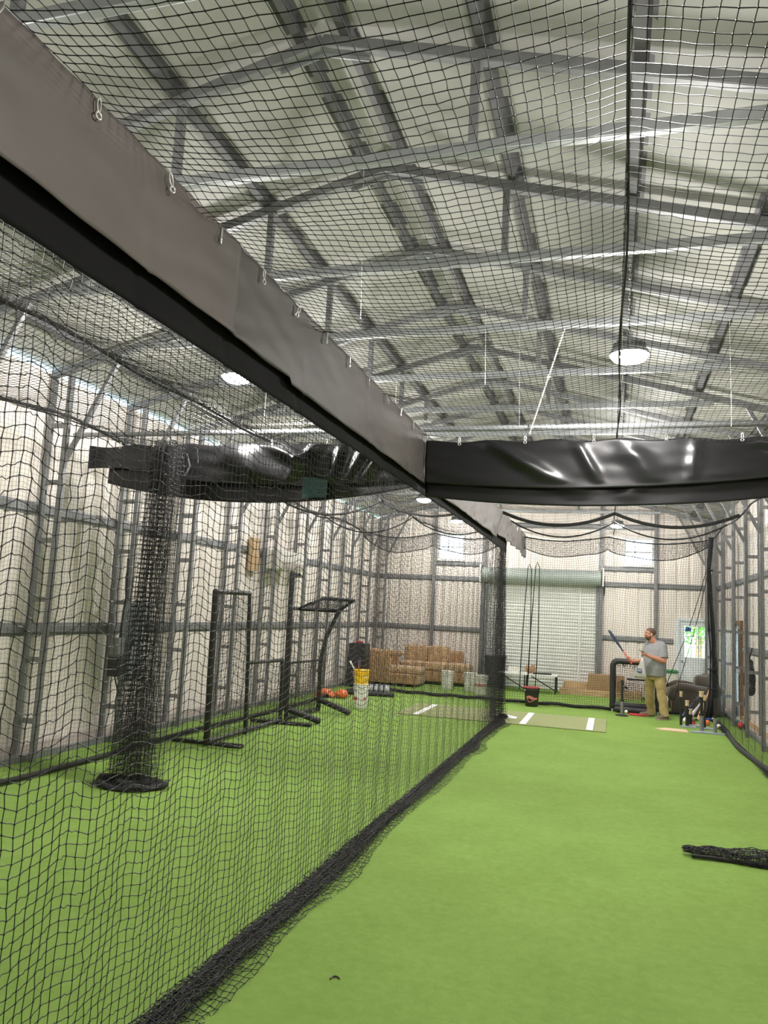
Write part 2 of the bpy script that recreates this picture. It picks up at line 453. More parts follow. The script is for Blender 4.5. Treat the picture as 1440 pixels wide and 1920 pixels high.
# purlins: hat channels running along the roof
offs = [.16, 1.08, 2.0, 2.92, 3.85]
for side in (-1, 1):
    for j, d in enumerate(offs):
        x = RIDGE+side*d; z = roof_z(x)+.073
        mb = MB(); s = side*-.265; t = Vector((1, 0, s)).normalized(); n = Vector((-s, 0, 1)).normalized()
        y0, y1 = FY, BY
        prof = [(-.075, .03), (-.045, .03), (-.03, -.03), (.03, -.03), (.045, .03), (.075, .03), (.075, .034), (-.075, .034)]
        r0 = [Vector((x, y0, z))+t*a+n*b for a, b in prof]; r1 = [Vector((x, y1, z))+t*a+n*b for a, b in prof]
        mb.loft([r0, r1])
        o = mb.build('roof_purlin', M['steel_dark'])
        pos = ['right beside the ridge', 'next below the ridge one', 'third from the ridge', 'fourth from the ridge', 'lowest, along the eave'][j]
        tag(o, f'dark grey roof purlin on the {"left" if side < 0 else "right"} roof slope, {pos}', 'purlin', 'roof purlins')

# girts: hat channels on the walls
def girt(a, b, nrm, label):
    a, b = Vector(a), Vector(b); d = (b-a).normalized(); n = Vector(nrm); u = Vector((0, 0, 1))
    prof = [(-.075, 0), (-.05, .004), (-.035, .032), (.035, .032), (.05, .004), (.075, 0)]
    mb = MB(); mb.loft([[p+u*q+n*w for q, w in prof] for p in (a, b)])
    return tag(mb.build('wall_girt', M['steel'], None), label, 'girt', 'wall girts')
for z, w in ((1.42, 'lower'), (2.79, 'upper')):
    girt((LX+.002, FY, z), (LX+.002, BY, z), (1, 0, 0), f'{w} grey steel girt running along the left wall')
    girt((RX-.002, FY, z), (RX-.002, BY if z > 2 else 17.05, z), (-1, 0, 0), f'{w} grey steel girt running along the right wall')
    girt((LX+.1, BY-.002, z), (ROLL[0]-.1, BY-.002, z), (0, -1, 0), f'{w} grey steel girt on the back wall, behind the tan sofas')
    girt((ROLL[1]+.1, BY-.002, z), ((DOOR[0]-.08) if z < 2 else RX-.05, BY-.002, z), (0, -1, 0), f'{w} grey steel girt on the back wall, right of the roller door')
girt((-4.75, BY-.002, 3.2), (-3.3, BY-.002, 3.2), (0, -1, 0), 'short steel sill girt under the back window above the sofas')
girt((-.3, BY-.002, 3.2), (1.1, BY-.002, 3.2), (0, -1, 0), 'short steel sill girt under the back window above the standing man')
girt((-3.3, BY-.002, 4.3), (1.1, BY-.002, 4.3), (0, -1, 0), 'topmost steel girt on the back wall above the roller door')
for x, lab in ((-4.69, 'steel back-wall column just left of the window above the sofas'), (-3.33, 'steel jamb column on the left edge of the roller door'),
               (-.25, 'steel jamb column on the right edge of the roller door'), (1.09, 'steel back-wall column behind the head of the standing man')):
    o = MB().box(x-.045, x+.045, BY-.105, BY-.035, 0, roof_z(x)+.02, .006).build('wall_column', M['steel']); tag(o, lab, 'column', 'back wall columns')

# ------------------------------------------------------------------ windows, doors
def window(name, w):
    x0, x1, z0, z1 = w
    o = bpy.data.objects.new(name, None); COL.objects.link(o); tag(o, kind='structure')
    f = MB(); t = .045
    f.box(x0-.02, x0+t, BY-.045, BY+.05, z0-.02, z1+.02).box(x1-t, x1+.02, BY-.045, BY+.05, z0-.02, z1+.02)
    f.box(x0+t, x1-t, BY-.045, BY+.05, z0-.02, z0+t).box(x0+t, x1-t, BY-.045, BY+.05, z1-t, z1+.02)
    f.build('window_frame', M['white'], o)
    s = MB(); xm = x0+(x1-x0)*.36; zm = (z0+z1)/2
    s.box(xm-.012, xm+.012, BY, BY+.02, z0+t, z1-t).box(x0+t, x1-t, BY, BY+.02, zm-.02, zm+.02)
    s.build('window_sash', M['white'], o)
    MB().box(x0+t, x1-t, BY+.022, BY+.026, z0+t, z1-t).build('window_pane', M['glass'], o)
window('window_1', W1); window('window_2', W2)

# roller door with its coil above
o = bpy.data.objects.new('door_1', None); COL.objects.link(o); tag(o, kind='structure')
mb = MB(); z = .01; pitch = .088
prof = []
while z < 2.80:
    prof += [(z, 0), (z+.028, -.004), (z+.04, .014), (z+.06, .016), (z+.075, .012)]; z += pitch
prof.append((2.80, 0))
x0, x1 = ROLL[0]-.02, ROLL[1]+.02; yb = BY+.005
for (za, da), (zb, db) in zip(prof[:-1], prof[1:]):
    mb.add([(x0, yb+da, za), (x1, yb+da, za), (x1, yb+db, zb), (x0, yb+db, zb)], [(0, 1, 2, 3)])
mb.box(x0, x1, yb+.02, yb+.03, 0, 2.9)
mb.build('roller_curtain', M['curtain_steel'], o)
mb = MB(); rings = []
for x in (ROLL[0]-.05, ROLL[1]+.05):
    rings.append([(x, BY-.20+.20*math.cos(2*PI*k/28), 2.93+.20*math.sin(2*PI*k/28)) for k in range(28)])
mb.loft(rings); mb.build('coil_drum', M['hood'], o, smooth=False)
for x in (ROLL[0]-.10, ROLL[1]+.10):
    b = MB().box(x-.02, x+.02, BY-.36, BY-.03, 2.72, 3.2, .008); b.tube([(x-.03, BY-.2, 2.93), (x+.03, BY-.2, 2.93)], .09, 18)
    b.build('coil_bracket', M['white'], o)
ch = MB().tube([(ROLL[1]+.13, BY-.2, 3.0), (ROLL[1]+.14, BY-.22, 2.6), (ROLL[1]+.13, BY-.2, 2.5), (ROLL[1]+.12, BY-.18, 2.6), (ROLL[1]+.12, BY-.2, 3.0)], .014, 6).build('hoist_chain', M['dark_metal'], o)
for x in (ROLL[0]+.03, ROLL[1]-.03):
    MB().box(x-.04, x+.04, BY-.05, BY-.012, 0, 2.78).build('door_track', M['steel'], o)
MB().box(-.80, -.75, BY-.02, BY+.0, 0, 2.75).build('wind_lock_strip', M['white'], o)

# white entry door with a nine-light pane, in the back wall near the right corner
o = bpy.data.objects.new('door_2', None); COL.objects.link(o); tag(o, kind='structure')
dx0, dx1 = DOOR[0]+.06, DOOR[1]-.06; g0, g1, gz0, gz1 = dx0+.12, dx1-.12, 1.06, 1.83
mb = MB()
mb.box(dx0, g0, BY-.02, BY+.03, .01, 1.95).box(g1, dx1, BY-.02, BY+.03, .01, 1.95).box(g0, g1, BY-.02, BY+.03, .01, gz0).box(g0, g1, BY-.02, BY+.03, gz1, 1.95)
for a in (g0+.02, (g0+g1)/2+.03): mb.box(a, a+(g1-g0)/2-.06, BY-.03, BY-.018, .2, .85, .01)
mb.build('door_leaf', M['door_white'], o)
mb = MB(); mb.box(DOOR[0]-.03, dx0, BY-.05, BY+.05, 0, 2.02).box(dx1, DOOR[1]+.03, BY-.05, BY+.05, 0, 2.02).box(dx0, dx1, BY-.05, BY+.05, 1.95, 2.02)
mb.build('door_frame', M['door_white'], o)
mb = MB()
for k in (1, 2):
    xx = g0+(g1-g0)*k/3; mb.box(xx-.01, xx+.01, BY-.015, BY+.025, gz0, gz1)
    zz = gz0+(gz1-gz0)*k/3; mb.box(g0, g1, BY-.015, BY+.025, zz-.01, zz+.01)
mb.build('door_muntins', M['door_white'], o)
MB().box(g0, g1, BY+.004, BY+.008, gz0, gz1).build('door_pane', M['glass'], o)
MB().box(g0+.02, g0+.17, BY-.004, BY-.001, gz1-.13, gz1-.03).build('door_sticker', M['bright_blue'], o)
mb = MB().ball((dx0+.06, BY-.07, .96), .028); mb.tube([(dx0+.06, BY-.02, .96), (dx0+.06, BY-.06, .96)], .012, 8); mb.build('door_handle', M['steel_light'], o, smooth=True)

# side door in the right wall, trimmed in unpainted wood
o = bpy.data.objects.new('door_3', None); COL.objects.link(o); tag(o, kind='structure')
mb = MB().box(RX+.0, RX+.04, 17.2, 17.3, .02, 1.93, .004).box(RX, RX+.04, 18.0, 18.1, .02, 1.93, .004).box(RX, RX+.04, 17.3, 18.0, .02, .30, .004).box(RX, RX+.04, 17.3, 18.0, 1.83, 1.93, .004).box(RX, RX+.04, 17.3, 18.0, .96, 1.04, .004)
mb.build('door_leaf', M['door_white'], o)
MB().box(RX+.015, RX+.02, 17.3, 18.0, .30, 1.83).build('door_pane', M['glass'], o)
mb = MB(); mb.box(RX-.06, RX+.03, 17.12, 17.2, 0, 2.0).box(RX-.06, RX+.03, 18.1, 18.18, 0, 2.0).box(RX-.06, RX+.03, 17.2, 18.1, 1.93, 2.0)
mb.build('door_frame', M['wood_dark'], o)
mb = MB().ball((RX-.06, 17.3, .96), .028); mb.tube([(RX, 17.3, .96), (RX-.05, 17.3, .96)], .012, 8); mb.build('door_handle', M['steel_light'], o, smooth=True)

# ------------------------------------------------------------------ outdoors seen through the panes
o = MB().box(-40, 40, BY+.12, 70, -.2, -.06).box(RX+.15, 40, -10, BY+.12, -.2, -.06).build('ground', M['lawn']); tag(o, kind='structure')
def tree(x, y, h, lab):
    t = thing('tree', lab, 'tree', (x, y, -.06))
    MB().tube([(0, 0, 0), (.05, 0, h*.3), (0, .05, h*.6)], [.14, .11, .06], 10).build('trunk', M['wood_dark'], t)
    g = np.random.default_rng(int(h*100)); mb = MB()
    for k in range(2600):
        d = g.normal(size=3); d /= np.linalg.norm(d); rr = g.uniform(.55, 1)
        c = Vector((d[0]*h*.33*rr, d[1]*h*.33*rr, h*.62+d[2]*h*.36*rr))
        a = Vector(g.normal(size=3)).normalized(); b = a.orthogonal().normalized(); s = .085
        mb.add([c-a*s, c-b*s*.6, c+a*s, c+b*s*.6], [(0, 1, 2, 3)])
    mb.build('foliage', M['leaf'], t)
tree(3.1, 31, 4.6, 'leafy green tree outdoors, seen through the panes of the white back door')

# ------------------------------------------------------------------ lamps
LAMPS = []
def make_lamp(links, lens='lens'):
    r = thing('hanging_lamp', '', 'lamp')
    MB().lathe([(.0, .13), (.05, .13), (.055, .10), (.09, .09), (.1, .05), (.15, .04), (.165, .015), (.165, -.005), (.15, -.008)], 32).build('lamp_housing', M['steel_light'], r)
    mb = MB()
    for k in range(18):
        a = 2*PI*k/18; mb.obox((.095*math.cos(a), .095*math.sin(a), .065), (math.cos(a), math.sin(a), 0), (-math.sin(a), math.cos(a), 0), (0, 0, 1), .04, .003, .035)
    mb.build('cooling_fins', M['steel'], r)
    MB().lathe([(.15, -.006), (.15, -.02), (.135, -.042), (.09, -.06), (.04, -.068), (.0, -.07)], 32).build('lamp_lens', M[lens], r, smooth=True)
    MB().tube([(0, 0, .13), (0, 0, .17)], .012, 8).tube([(.02*math.cos(a), 0, .19+.02*math.sin(a)) for a in np.linspace(0, 2*PI, 13)[:-1]], .004, 6, closed=True).build('lamp_hook', M['steel_light'], r)
    mb = MB()
    for k in range(links):
        z = .2+.045*k; ax = Vector((1, 0, 0)) if k % 2 else Vector((0, 1, 0))
        mb.tube([Vector((0, 0, z))+ax*.011*math.cos(a)+Vector((0, 0, .026*math.sin(a))) for a in np.linspace(0, 2*PI, 11)[:-1]], .003, 5, closed=True)
    mb.build('chain', M['clip'], r)
    return r
ld = bpy.data.lights.new('high_bay_glow', 'POINT'); ld.energy = 70; ld.color = (1, .96, .92); ld.shadow_soft_size = .13
ld2 = ld.copy(); ld2.energy = 48
for x, z, links, spots in ((.12, 4.10, 17, ((2.35, 'above the near end of the right lane'), (6.65, 'over the right lane before the cross curtain'), (10.9, 'over the right lane past the cross curtain'),
                            (15.1, 'over the batting mat in the right lane'), (18.9, 'at the far end above the roller door edge'))),
                           (-3.88, 4.24, 14, ((2.6, 'above the near end of the left lane'), (7.25, 'over the left lane beside the curtain strip'), (11.6, 'over the left lane past the gathered net'),
                            (16.0, 'over the left lane before the sofas'), (19.7, 'at the far end by the window')))):
    lp = make_lamp(links)
    for n, (y, where) in enumerate(spots):
        far = n == len(spots)-1                                     # the lamps at the far end are weaker
        o = lp if n == 0 else make_lamp(links, 'lens_dim') if far else copy_tree(lp)
        o.location = (x, y, z); tag(o, None, 'lamp'); o['label'] = f'round high bay lamp on a chain {where}'; o['group'] = 'high bay lamps'
        l = bpy.data.objects.new('lamp_glow', ld2 if far else ld); COL.objects.link(l); l.parent = o; l.location = (0, 0, -.22)

# ------------------------------------------------------------------ nets
CELL = .05
DX, CX0, RN, LN, LC = -1.95, .04, 1.99, -5.6, -3.75
ZT = 3.67
def grid(n, m): return np.meshgrid(np.arange(n), np.arange(m), indexing='ij')

def jitter(P, s=.004): return P+RNG.normal(0, s, P.shape)

# ceiling nets, hung on three cables per lane
def ceiling_net(x0, xc, x1, y0, y1, sagL, sagR, seed, label):
    t = thing('ceiling_net', label, 'net', (0, 0, 0))
    nu = int((y1-y0)/CELL); width = x1-x0; nv = int(width/CELL)+3
    U, V = grid(nu, nv); u = U/(nu-1); v = V/(nv-1)
    y = y0+u*(y1-y0); x = x0+v*width
    a = np.clip((x-x0)/(xc-x0), 0, 1); b = np.clip((x-xc)/(x1-xc), 0, 1)
    w = wave(seed, 9, .3, 1.6); w2 = wave(seed+1, 9, 1, 5)
    sag = np.where(x < xc, sagL*4*a*(1-a), sagR*4*b*(1-b))
    sag = sag*(1+.45*w(y/3., v*.5))
    z = ZT+.02-sag+.012*w2(y/1.5, v)
    yy = y+.05*w(y/2.5+3, v*1.2)*4*np.where(x < xc, a*(1-a), b*(1-b))
    # slack that bunches where the net meets the side cables
    edge = np.exp(-((y-np.round(y/1.5)*1.5)/.16)**2)
    z = z-.05*edge*np.exp(-a/.1)*(x < xc)
    P = jitter(np.stack([x, yy, z], -1), .0014)
    k = int((7.7-y0)/CELL)
    net('mesh_panel', P[:k], .0020, t, near=(P[:k, :, 1] < 6.0)); net('mesh_panel', P[k-1:], .0011, t)
    return t
cn = ceiling_net(-1.87, CX0, RN, -.6, 17.3, .115, .15, 11, 'black square-mesh net stretched overhead across the right lane')
MB().tube([(CX0+.012*math.sin(y*2.1), y, ZT+.015+.012*math.sin(y*4.2)) for y in np.arange(-.6, 17.31, .3)], .0065, 6).build('ridge_rope', M['rope'], cn)
cn2 = ceiling_net(LN, LC, -1.97, 1.5, 17.3, .2, .2, 21, 'black square-mesh net sagging overhead across the left lane')
MB().tube([(LC+.02*math.sin(y*1.7), y, ZT+.01+.02*math.sin(y*3.2)) for y in np.arange(1.5, 17.31, .3)], .014, 6).build('ridge_rope', M['rope'], cn2)

# vertical nets along the building; the bottom of each lies folded on the turf
CZ = .0455
def long_net(name, x0, y0, y1, label, fold, pile, side, seed, gather=None, r=.0021, near=None, ztop=ZT, amp=(.003, .006), pilew=.24, period=.42, wiggle=0, dip=.020, rfar=.0018):
    t = thing(name, label, 'net', (0, 0, 0))
    nu = int((y1-y0)/CELL*fold); nz = int((ztop-.03)/CZ); npile = pile
    U, V = grid(nu, nz+npile)
    s = U/(nu-1); L = y1-y0; y = y0+s*L
    if gather is not None: y = gather(y)
    w = wave(seed, 9, .2, 1.1); w2 = wave(seed+1, 9, .6, 2.6); wp = wave(seed+2, 7, .15, .6)
    h = np.clip(V/nz, 0, 1)                       # 0 top .. 1 floor
    z = ztop-h*(ztop-.03)
    ph = 2*PI*(s*L/period+.45*w(s*L/7, 0*s))
    fold_ = np.sin(ph)+.32*np.sin(2*ph+.6)
    A = (amp[0]+(amp[1]-amp[0])*h**.7)*(1+.6*w(s*L/5, .4+0*s))
    x = x0+A*fold_+.045*h*w2(s*L/9, h*.6)
    if gather is not None:
        gq = np.clip((s*L+y0-12.2)/(y1-12.2), 0, 1)
        x = x+gq**.7*(.05+.11*h**2)*np.sin(ph*1.7+1.5*w(s*5, h*.4))+.05*gq*w2(s*L/2, h*.7)
    z = z-dip*fold_*np.sin(PI*np.clip(h*1.05, 0, 1))**.6*(1+.5*w(s*L/3, .2+0*s))+.010*w2(s*L/2.5, h)
    # folded hem lying on the turf: dense layers close to the net, one looser layer outside
    k = np.clip(V-nz, 0, None).astype(float); on = k > 0; q = k/max(npile, 1)
    wob = 1+.35*wp(s*L/1.3, .1+0*s)
    lay = .5-.5*np.cos(2*PI*3*np.clip(q/.78, 0, 1))
    out = np.clip((q-.78)/.22, 0, 1)
    lat = pilew*(wob+.55*np.exp(-((y-10.9)/.45)**2)+.35*np.exp(-((y-13.6)/.5)**2))*(.66*lay*(1-.25*q)+out*(1.05+.2*wp(s*L/.8, .7+0*s)))
    x = np.where(on, x0+side*(lat+.012)+A*fold_*.6*(1-q)+.006*w2(s*L/1.2, q*2), x)
    z = np.where(on, .050*np.sin(PI*np.clip(q/.8, 0, 1))*(1-out)*(.7+.3*np.cos(q*19))+.010+.006*w2(s*L/.9, q*5), z)
    y = y+.02*w2(s*L/3, h*1.3)*h+np.where(on, .05*np.sin(q*9)+.03*w2(s*L/2, q*3), 0)
    P = jitter(np.stack([x, y, np.maximum(z, .006)], -1), .0022+.004*on[..., None])
    if near is None: net('mesh_panel', P, r, t)
    else:
        c = int(np.argmax(y[:, 0] > near))
        net('mesh_panel', P[:c], r, t, near=True, wiggle=wiggle); net('mesh_panel', P[c-1:], rfar, t, wiggle=wiggle*.6)
    return t, x0
def gather_div(y):
    # past 11.5 m the net bunches up towards its loose end
    y1, ye, L = 11.6, 14.55, 19.0
    q = np.clip((y-y1)/(L-y1), 0, 1)
    return np.where(y < y1, y, y1+(ye-y1)*(1-(1-q)**2.6))
dn, _ = long_net('divider_net', DX, .6, 19.0, 'black square-mesh net hanging between the two lanes, hem piled along the turf', 1.0, 44, 1, 31, gather=gather_div, near=7.5, wiggle=.0022)
MB().tube([(DX+.02*math.sin(y*3), y, ZT+.005) for y in np.arange(.6, 14.6, .3)], .006, 6).build('border_rope', M['rope'], dn)
hem = [(DX+.06+.02*math.sin(y*1.3)+.01*math.sin(y*4.1), y, .03+.006*math.sin(y*5)) for y in np.arange(.6, 14.5, .18)]
MB().tube(hem, .012, 6).build('hem_rope', M['rope'], dn)
ln_, _ = long_net('side_net', LN, 2.5, 17.3, 'black square-mesh net hanging along the left wall, dark roll at its foot', 1.0, 14, 1, 41, amp=(.004, .008), pilew=.10, period=.55, r=.0013)
MB().tube([(LN+.03*math.sin(y*2), y, ZT+.0+.05*math.sin(y*2.1)) for y in np.arange(2.5, 17.31, .2)], .016, 6).build('border_rope', M['rope'], ln_)
MB().tube([(LN+.05+.05*math.sin(y*1.1), y, .04) for y in np.arange(2.5, 17.3, .25)], .025, 8).build('hem_roll', M['rope'], ln_)
rn_, _ = long_net('side_net', RN, 1.0, 17.3, 'black square-mesh net hanging along the right wall, dark roll at its foot', 1.0, 12, -1, 51, amp=(.002, .005), pilew=.10, period=.6, r=.0015)
MB().tube([(RN+.02*math.sin(y*2), y, ZT+.0+.03*math.sin(y*2.1)) for y in np.arange(1, 17.31, .2)], .016, 6).build('border_rope', M['rope'], rn_)
MB().tube([(RN-.04+.05*math.sin(y*1.3), y, .04) for y in np.arange(1, 17.3, .25)], .035, 8).build('hem_roll', M['rope'], rn_)
rn_['category'] = ln_['category'] = 'net'

# end nets across each lane
def end_net(x0, x1, y0, label, seed, skew=.0, sag=.12):
    t = thing('end_net', label, 'net', (0, 0, 0))
    nu = int((x1-x0)/CELL*1.05); nz = int(3.6/CELL); npile = 8
    U, V = grid(nu, nz+npile); s = U/(nu-1); h = np.clip(V/nz, 0, 1); k = np.clip(V-nz, 0, None)/npile
    w = wave(seed, 9, .3, 1.5); w2 = wave(seed+1, 9, .8, 3)
    x = x0+s*(x1-x0); zt = ZT-.02-sag*np.abs(np.sin(2*PI*s))
    z = zt-h*(zt-.05)+.02*w2(s*2, h*2)
    y = y0+skew*s+.07*h*w(s*2.5, h*.8)+.03*w2(s*3, h)-.18*np.sin(k*PI*1.2)*(k > 0)
    z = np.where(k > 0, .02+.05*np.abs(np.sin(k*7+w(s*5, k)*2)), z)
    x = x+.04*w2(s*2+2, h*1.5)
    net('mesh_panel', jitter(np.stack([x, y, z], -1), .004), .0025, t)
    MB().tube([(x0+q*(x1-x0), y0+skew*q+.02, ZT-.02-sag*abs(math.sin(2*PI*q))) for q in np.linspace(0, 1, 33)], .014, 6).build('border_rope', M['rope'], t)
    MB().tube([(x0+q*(x1-x0), y0+skew*q-.06+.05*math.sin(9*q), .045+.01*math.sin(q*31)) for q in np.linspace(0, 1, 40)], .034, 8).build('hem_roll', M['rope'], t)
    # doubled flap that hangs off the top edge in two swags
    nf = int(nu*1.5); nv = 16; U, V = grid(nf, nv); s = U/(nf-1); q = V/(nv-1)
    bot = .12+.24*np.abs(np.sin(2*PI*s))**.8+.16*np.exp(-((s-.5)/.1)**2)
    P = np.stack([x0+s*(x1-x0), y0+skew*s-.12-.03*q, ZT-.02-sag*np.abs(np.sin(2*PI*s))-q*bot], -1)
    net('overhang_flap', jitter(P, .006), .0036, t)
    e = P[:, -1]
    MB().tube([tuple(p) for p in e[::2]], .010, 6).build('flap_rope', M['rope'], t)
    return t
end_net(-2.15, RN, 17.15, 'black net closing the far end of the right lane behind the standing man', 61, skew=.3)
end_net(LN, -2.2, 17.4, 'black net closing the far end of the left lane in front of the sofas', 71, skew=-.2)

# swagged ropes across the ceiling nets
def swag(x0, xc, x1, y, sag, r, label, z=ZT):
    pts = [(x0+(xc-x0)*q, y, z-sag*4*q*(1-q)) for q in np.linspace(0, 1, 14)]+[(xc+(x1-xc)*q, y, z-sag*4*q*(1-q)) for q in np.linspace(0, 1, 14)[1:]]
    o = MB().tube(pts, r, 6).build('swag_rope', M['rope']); return tag(o, label, 'rope', 'ropes swagged across the lanes')
swag(-1.87, CX0, RN, 13.6, .22, .028, 'thick black rope swagged across the right lane under the roof, past the cross curtain')
swag(-1.87, CX0, RN, 14.8, .30, .014, 'thinner black rope swagged across the right lane behind the thick one')
swag(LN, LC, -1.97, 12.4, .25, .018, 'black rope swagged across the left lane beyond the cross curtain')
swag(LN, LC, -1.97, 14.6, .32, .012, 'thin black rope swagged across the left lane near the far end')

# steel cables that carry nets and curtains
for x, lab in ((-1.885, 'taut steel cable carrying the long curtain between the lanes'), (CX0, 'taut steel cable along the middle of the right lane ceiling'),
               (RN, 'taut steel cable carrying the net along the right wall'), (LN, 'taut steel cable carrying the net along the left wall'), (LC, 'taut steel cable along the middle of the left lane ceiling')):
    o = MB().tube([(x, FY+.05, ZT+.025), (x, BY-.06, ZT+.025)], .004, 6).build('support_cable', M['steel']); tag(o, lab, 'cable', 'support cables')
# droppers from the roof steel
for x, y, lab in ((-1.55, 4.35, 'nearest the curtain strip'), (-1.0, 5.85, 'left of the lane centre'), (CX0, 5.85, 'beside the lamp'), (-.9, 7.35, 'before the cross curtain'),
                  (1.0, 7.35, 'right of the lamp')):
    o = MB().tube([(x, y, 4.70), (x+.02, y+.05, ZT+.1), (x+.02, y+.06, ZT-.02)], .003, 5).build('hanging_wire', M['clip']); tag(o, f'thin wire from a tie beam to the right ceiling net, {lab}', 'wire', 'wires holding the ceiling net')
o = MB().tube([(-.45, 7.35, 4.68), (-.62, 7.5, 4.2), (-.80, 7.6, ZT-.02)], .008, 6).ball((-.62, 7.5, 4.2), .022).build('white_rope', M['white_rope']); tag(o, 'pale knotted rope slanting from the roof to the cross pipe', 'rope')

# ------------------------------------------------------------------ vinyl curtains
def sheet(name, P, m, parent, thick=.003):
    n, k, _ = P.shape
    i = np.arange(n*k).reshape(n, k)
    F = np.stack([i[:-1, :-1], i[1:, :-1], i[1:, 1:], i[:-1, 1:]], -1).reshape(-1, 4)
    o = link(name, np_mesh(name, P.reshape(-1, 3), F), m, parent, smooth=True)
    s = o.modifiers.new('thickness', 'SOLIDIFY'); s.thickness = thick; s.offset = 0
    return o

def clip_mesh():
    mb = MB(); mb.tube([(.0, .009*math.cos(a), .028*math.sin(a)) for a in np.linspace(0, 2*PI, 15)[:-1]], .0032, 6, closed=True)
    mb.tube([(.0, .013*math.cos(a), -.042+.013*math.sin(a)) for a in np.linspace(0, 2*PI, 13)[:-1]], .004, 6, closed=True)
    return mb

# long curtain over the divider: a grey front sheet and a longer black back sheet
cv = thing('divider_curtain', 'long grey-brown vinyl strip hung along the top of the net between the lanes', 'curtain', (0, 0, 0))
def front_bottom(y):
    b = np.where(y < 4.15, 3.20, np.where(y < 8.2, 3.165, 3.20))
    return np.where(y > 12.5, 3.18-.03*np.sin((y-12.5)*2.2), b)
def long_sheet(name, y0, y1, x, bot, m, seed, a, nz=24, parent=cv, flare=0):
    n = int((y1-y0)/.035); U, V = grid(n, nz); y = y0+(y1-y0)*U/(n-1); h = V/(nz-1)
    zb = bot(y); z = (ZT+.012)-h*((ZT+.012)-zb)
    w = wave(seed, 9, .3, 1.4); w2 = wave(seed+1, 9, .8, 3.2)
    top = .01*np.sin(y*2*PI/.48)**2
    xx = x+a*h*w(y/1.6, h*.5)+a*.55*w2(y/1.3, h*1.2)*(.3+.7*h)
    # sharp hanging creases
    for c, d in ((2.55, .04), (3.3, .05), (4.25, .05), (5.6, .06), (6.9, .07)):
        xx = xx-.010*np.exp(-((y-c-d*h*3)/.022)**2)*(.2+.8*h)
    if flare: xx = xx+flare*h*np.clip((y-(y1-5.5))/5.5, 0, 1)*np.sin(y*2*PI/.85)
    return sheet(name, np.stack([xx, y, z-top*(1-h)], -1), m, parent)
long_sheet('front_sheet', -.8, 3.42, -1.862, front_bottom, M['vinyl_grey'], 81, .020)
long_sheet('front_sheet', 3.36, 7.72, -1.870, front_bottom, M['vinyl_grey_shaded'], 82, .022)
long_sheet('front_sheet', 7.70, 17.5, -1.855, lambda y: np.where(y < 13.0, 3.16+.0*y, np.where(y > 16.9, 3.15, 3.22)), M['vinyl_grey'], 83, .03, flare=.05)
long_sheet('back_sheet', -.8, 14.7, -1.915, lambda y: np.where(y < 11, 3.035+.004*y, 3.07-.03*(y-11)/3.7), M['vinyl_matte'], 85, .012)
c0 = clip_mesh().build('carabiner', M['clip'], cv); c0.location = (-1.845, -.2, ZT-.03)
for k in range(1, 36):
    c = c0.copy(); COL.objects.link(c); c.location = (-1.845+random.uniform(-.01, .01), -.2+.485*k, ZT-.03+random.uniform(-.008, .008)); c.rotation_euler = (random.uniform(-.4, .4), 0, random.uniform(-.6, .6))

def cross_sheet(name, x0, x1, y, top, bot, m, seed, a, parent, folds=()):
    n = int((x1-x0)/.03); nz = 30; U, V = grid(n, nz); x = x0+(x1-x0)*U/(n-1); h = V/(nz-1)
    z = top(x)-h*(top(x)-bot(x)); w = wave(seed, 9, .3, 1.2); w2 = wave(seed+1, 10, .8, 3)
    yy = y+a*w(x/2.2, h*.6)*(.25+.75*h)+a*.22*w2(x/1.8, h*1.1)
    for (cx, sl, amp, wd) in folds: yy = yy-amp*np.exp(-((x-cx-sl*h)/wd)**2)*np.sin(PI*np.clip(h*1.1, 0, 1))**.6
    return sheet(name, np.stack([x, yy, z], -1), m, parent)
cr = thing('cross_curtain', 'black vinyl curtain hung from the pipe across the right lane', 'curtain', (0, 0, 0))
def sagf(x0, x1, z0, zm, z1):
    def f(x):
        q = (x-x0)/(x1-x0); return z0*(1-q)**2+2*(2*zm-.5*(z0+z1))*.5*2*q*(1-q)*.5+z1*q**2+0*x if False else (z0*(1-q)+z1*q)+(zm-(z0+z1)/2)*4*q*(1-q)
    return f
topR = lambda x: 3.585+.012*np.cos((x+1.8)*2*PI/.62)
cross_sheet('front_sheet', -1.850, 1.97, 7.60, topR, sagf(-1.8, 1.97, 3.16, 3.12, 3.30), M['vinyl_black'], 91, .05, cr, [(-1.2, .75, .07, .13), (-.35, .25, .05, .05), (.1, .3, .05, .12), (.75, -.05, .03, .05), (1.3, .6, .06, .12)])
cross_sheet('back_sheet', -1.850, 1.97, 7.68, topR, sagf(-1.8, 1.97, 3.02, 2.95, 3.13), M['vinyl_black'], 93, .035, cr, [(-.6, .3, .04, .15), (.4, -.3, .03, .12)])
c1 = clip_mesh().build('carabiner', M['clip'], cr); c1.rotation_euler = (0, 0, PI/2); c1.location = (-1.5, 7.6, 3.60)
for k in range(1, 6):
    c = c1.copy(); COL.objects.link(c); c.location = (-1.5+.66*k, 7.60, 3.61)
cl = thing('cross_curtain', 'black vinyl curtain hung from the pipe across the left lane, folded and creased', 'curtain', (0, 0, 0))
topL = lambda x: 3.575+.015*np.cos((x+1.8)*2*PI/.7)
cross_sheet('front_sheet', -5.92, -4.62, 7.60, topL, sagf(-5.92, -4.62, 3.31, 3.30, 3.20), M['vinyl_black'], 95, .03, cl)
cross_sheet('front_sheet', -4.66, -2.0, 7.56, topL, sagf(-4.66, -2.0, 3.17, 3.12, 3.18), M['vinyl_black'], 97, .05, cl, [(-4.0, .3, .12, .22), (-3.55, .75, .16, .12), (-3.0, -.35, .16, .06), (-2.75, -.1, .06, .05), (-2.45, -.25, .06, .05), (-2.2, -.3, .12, .06)])
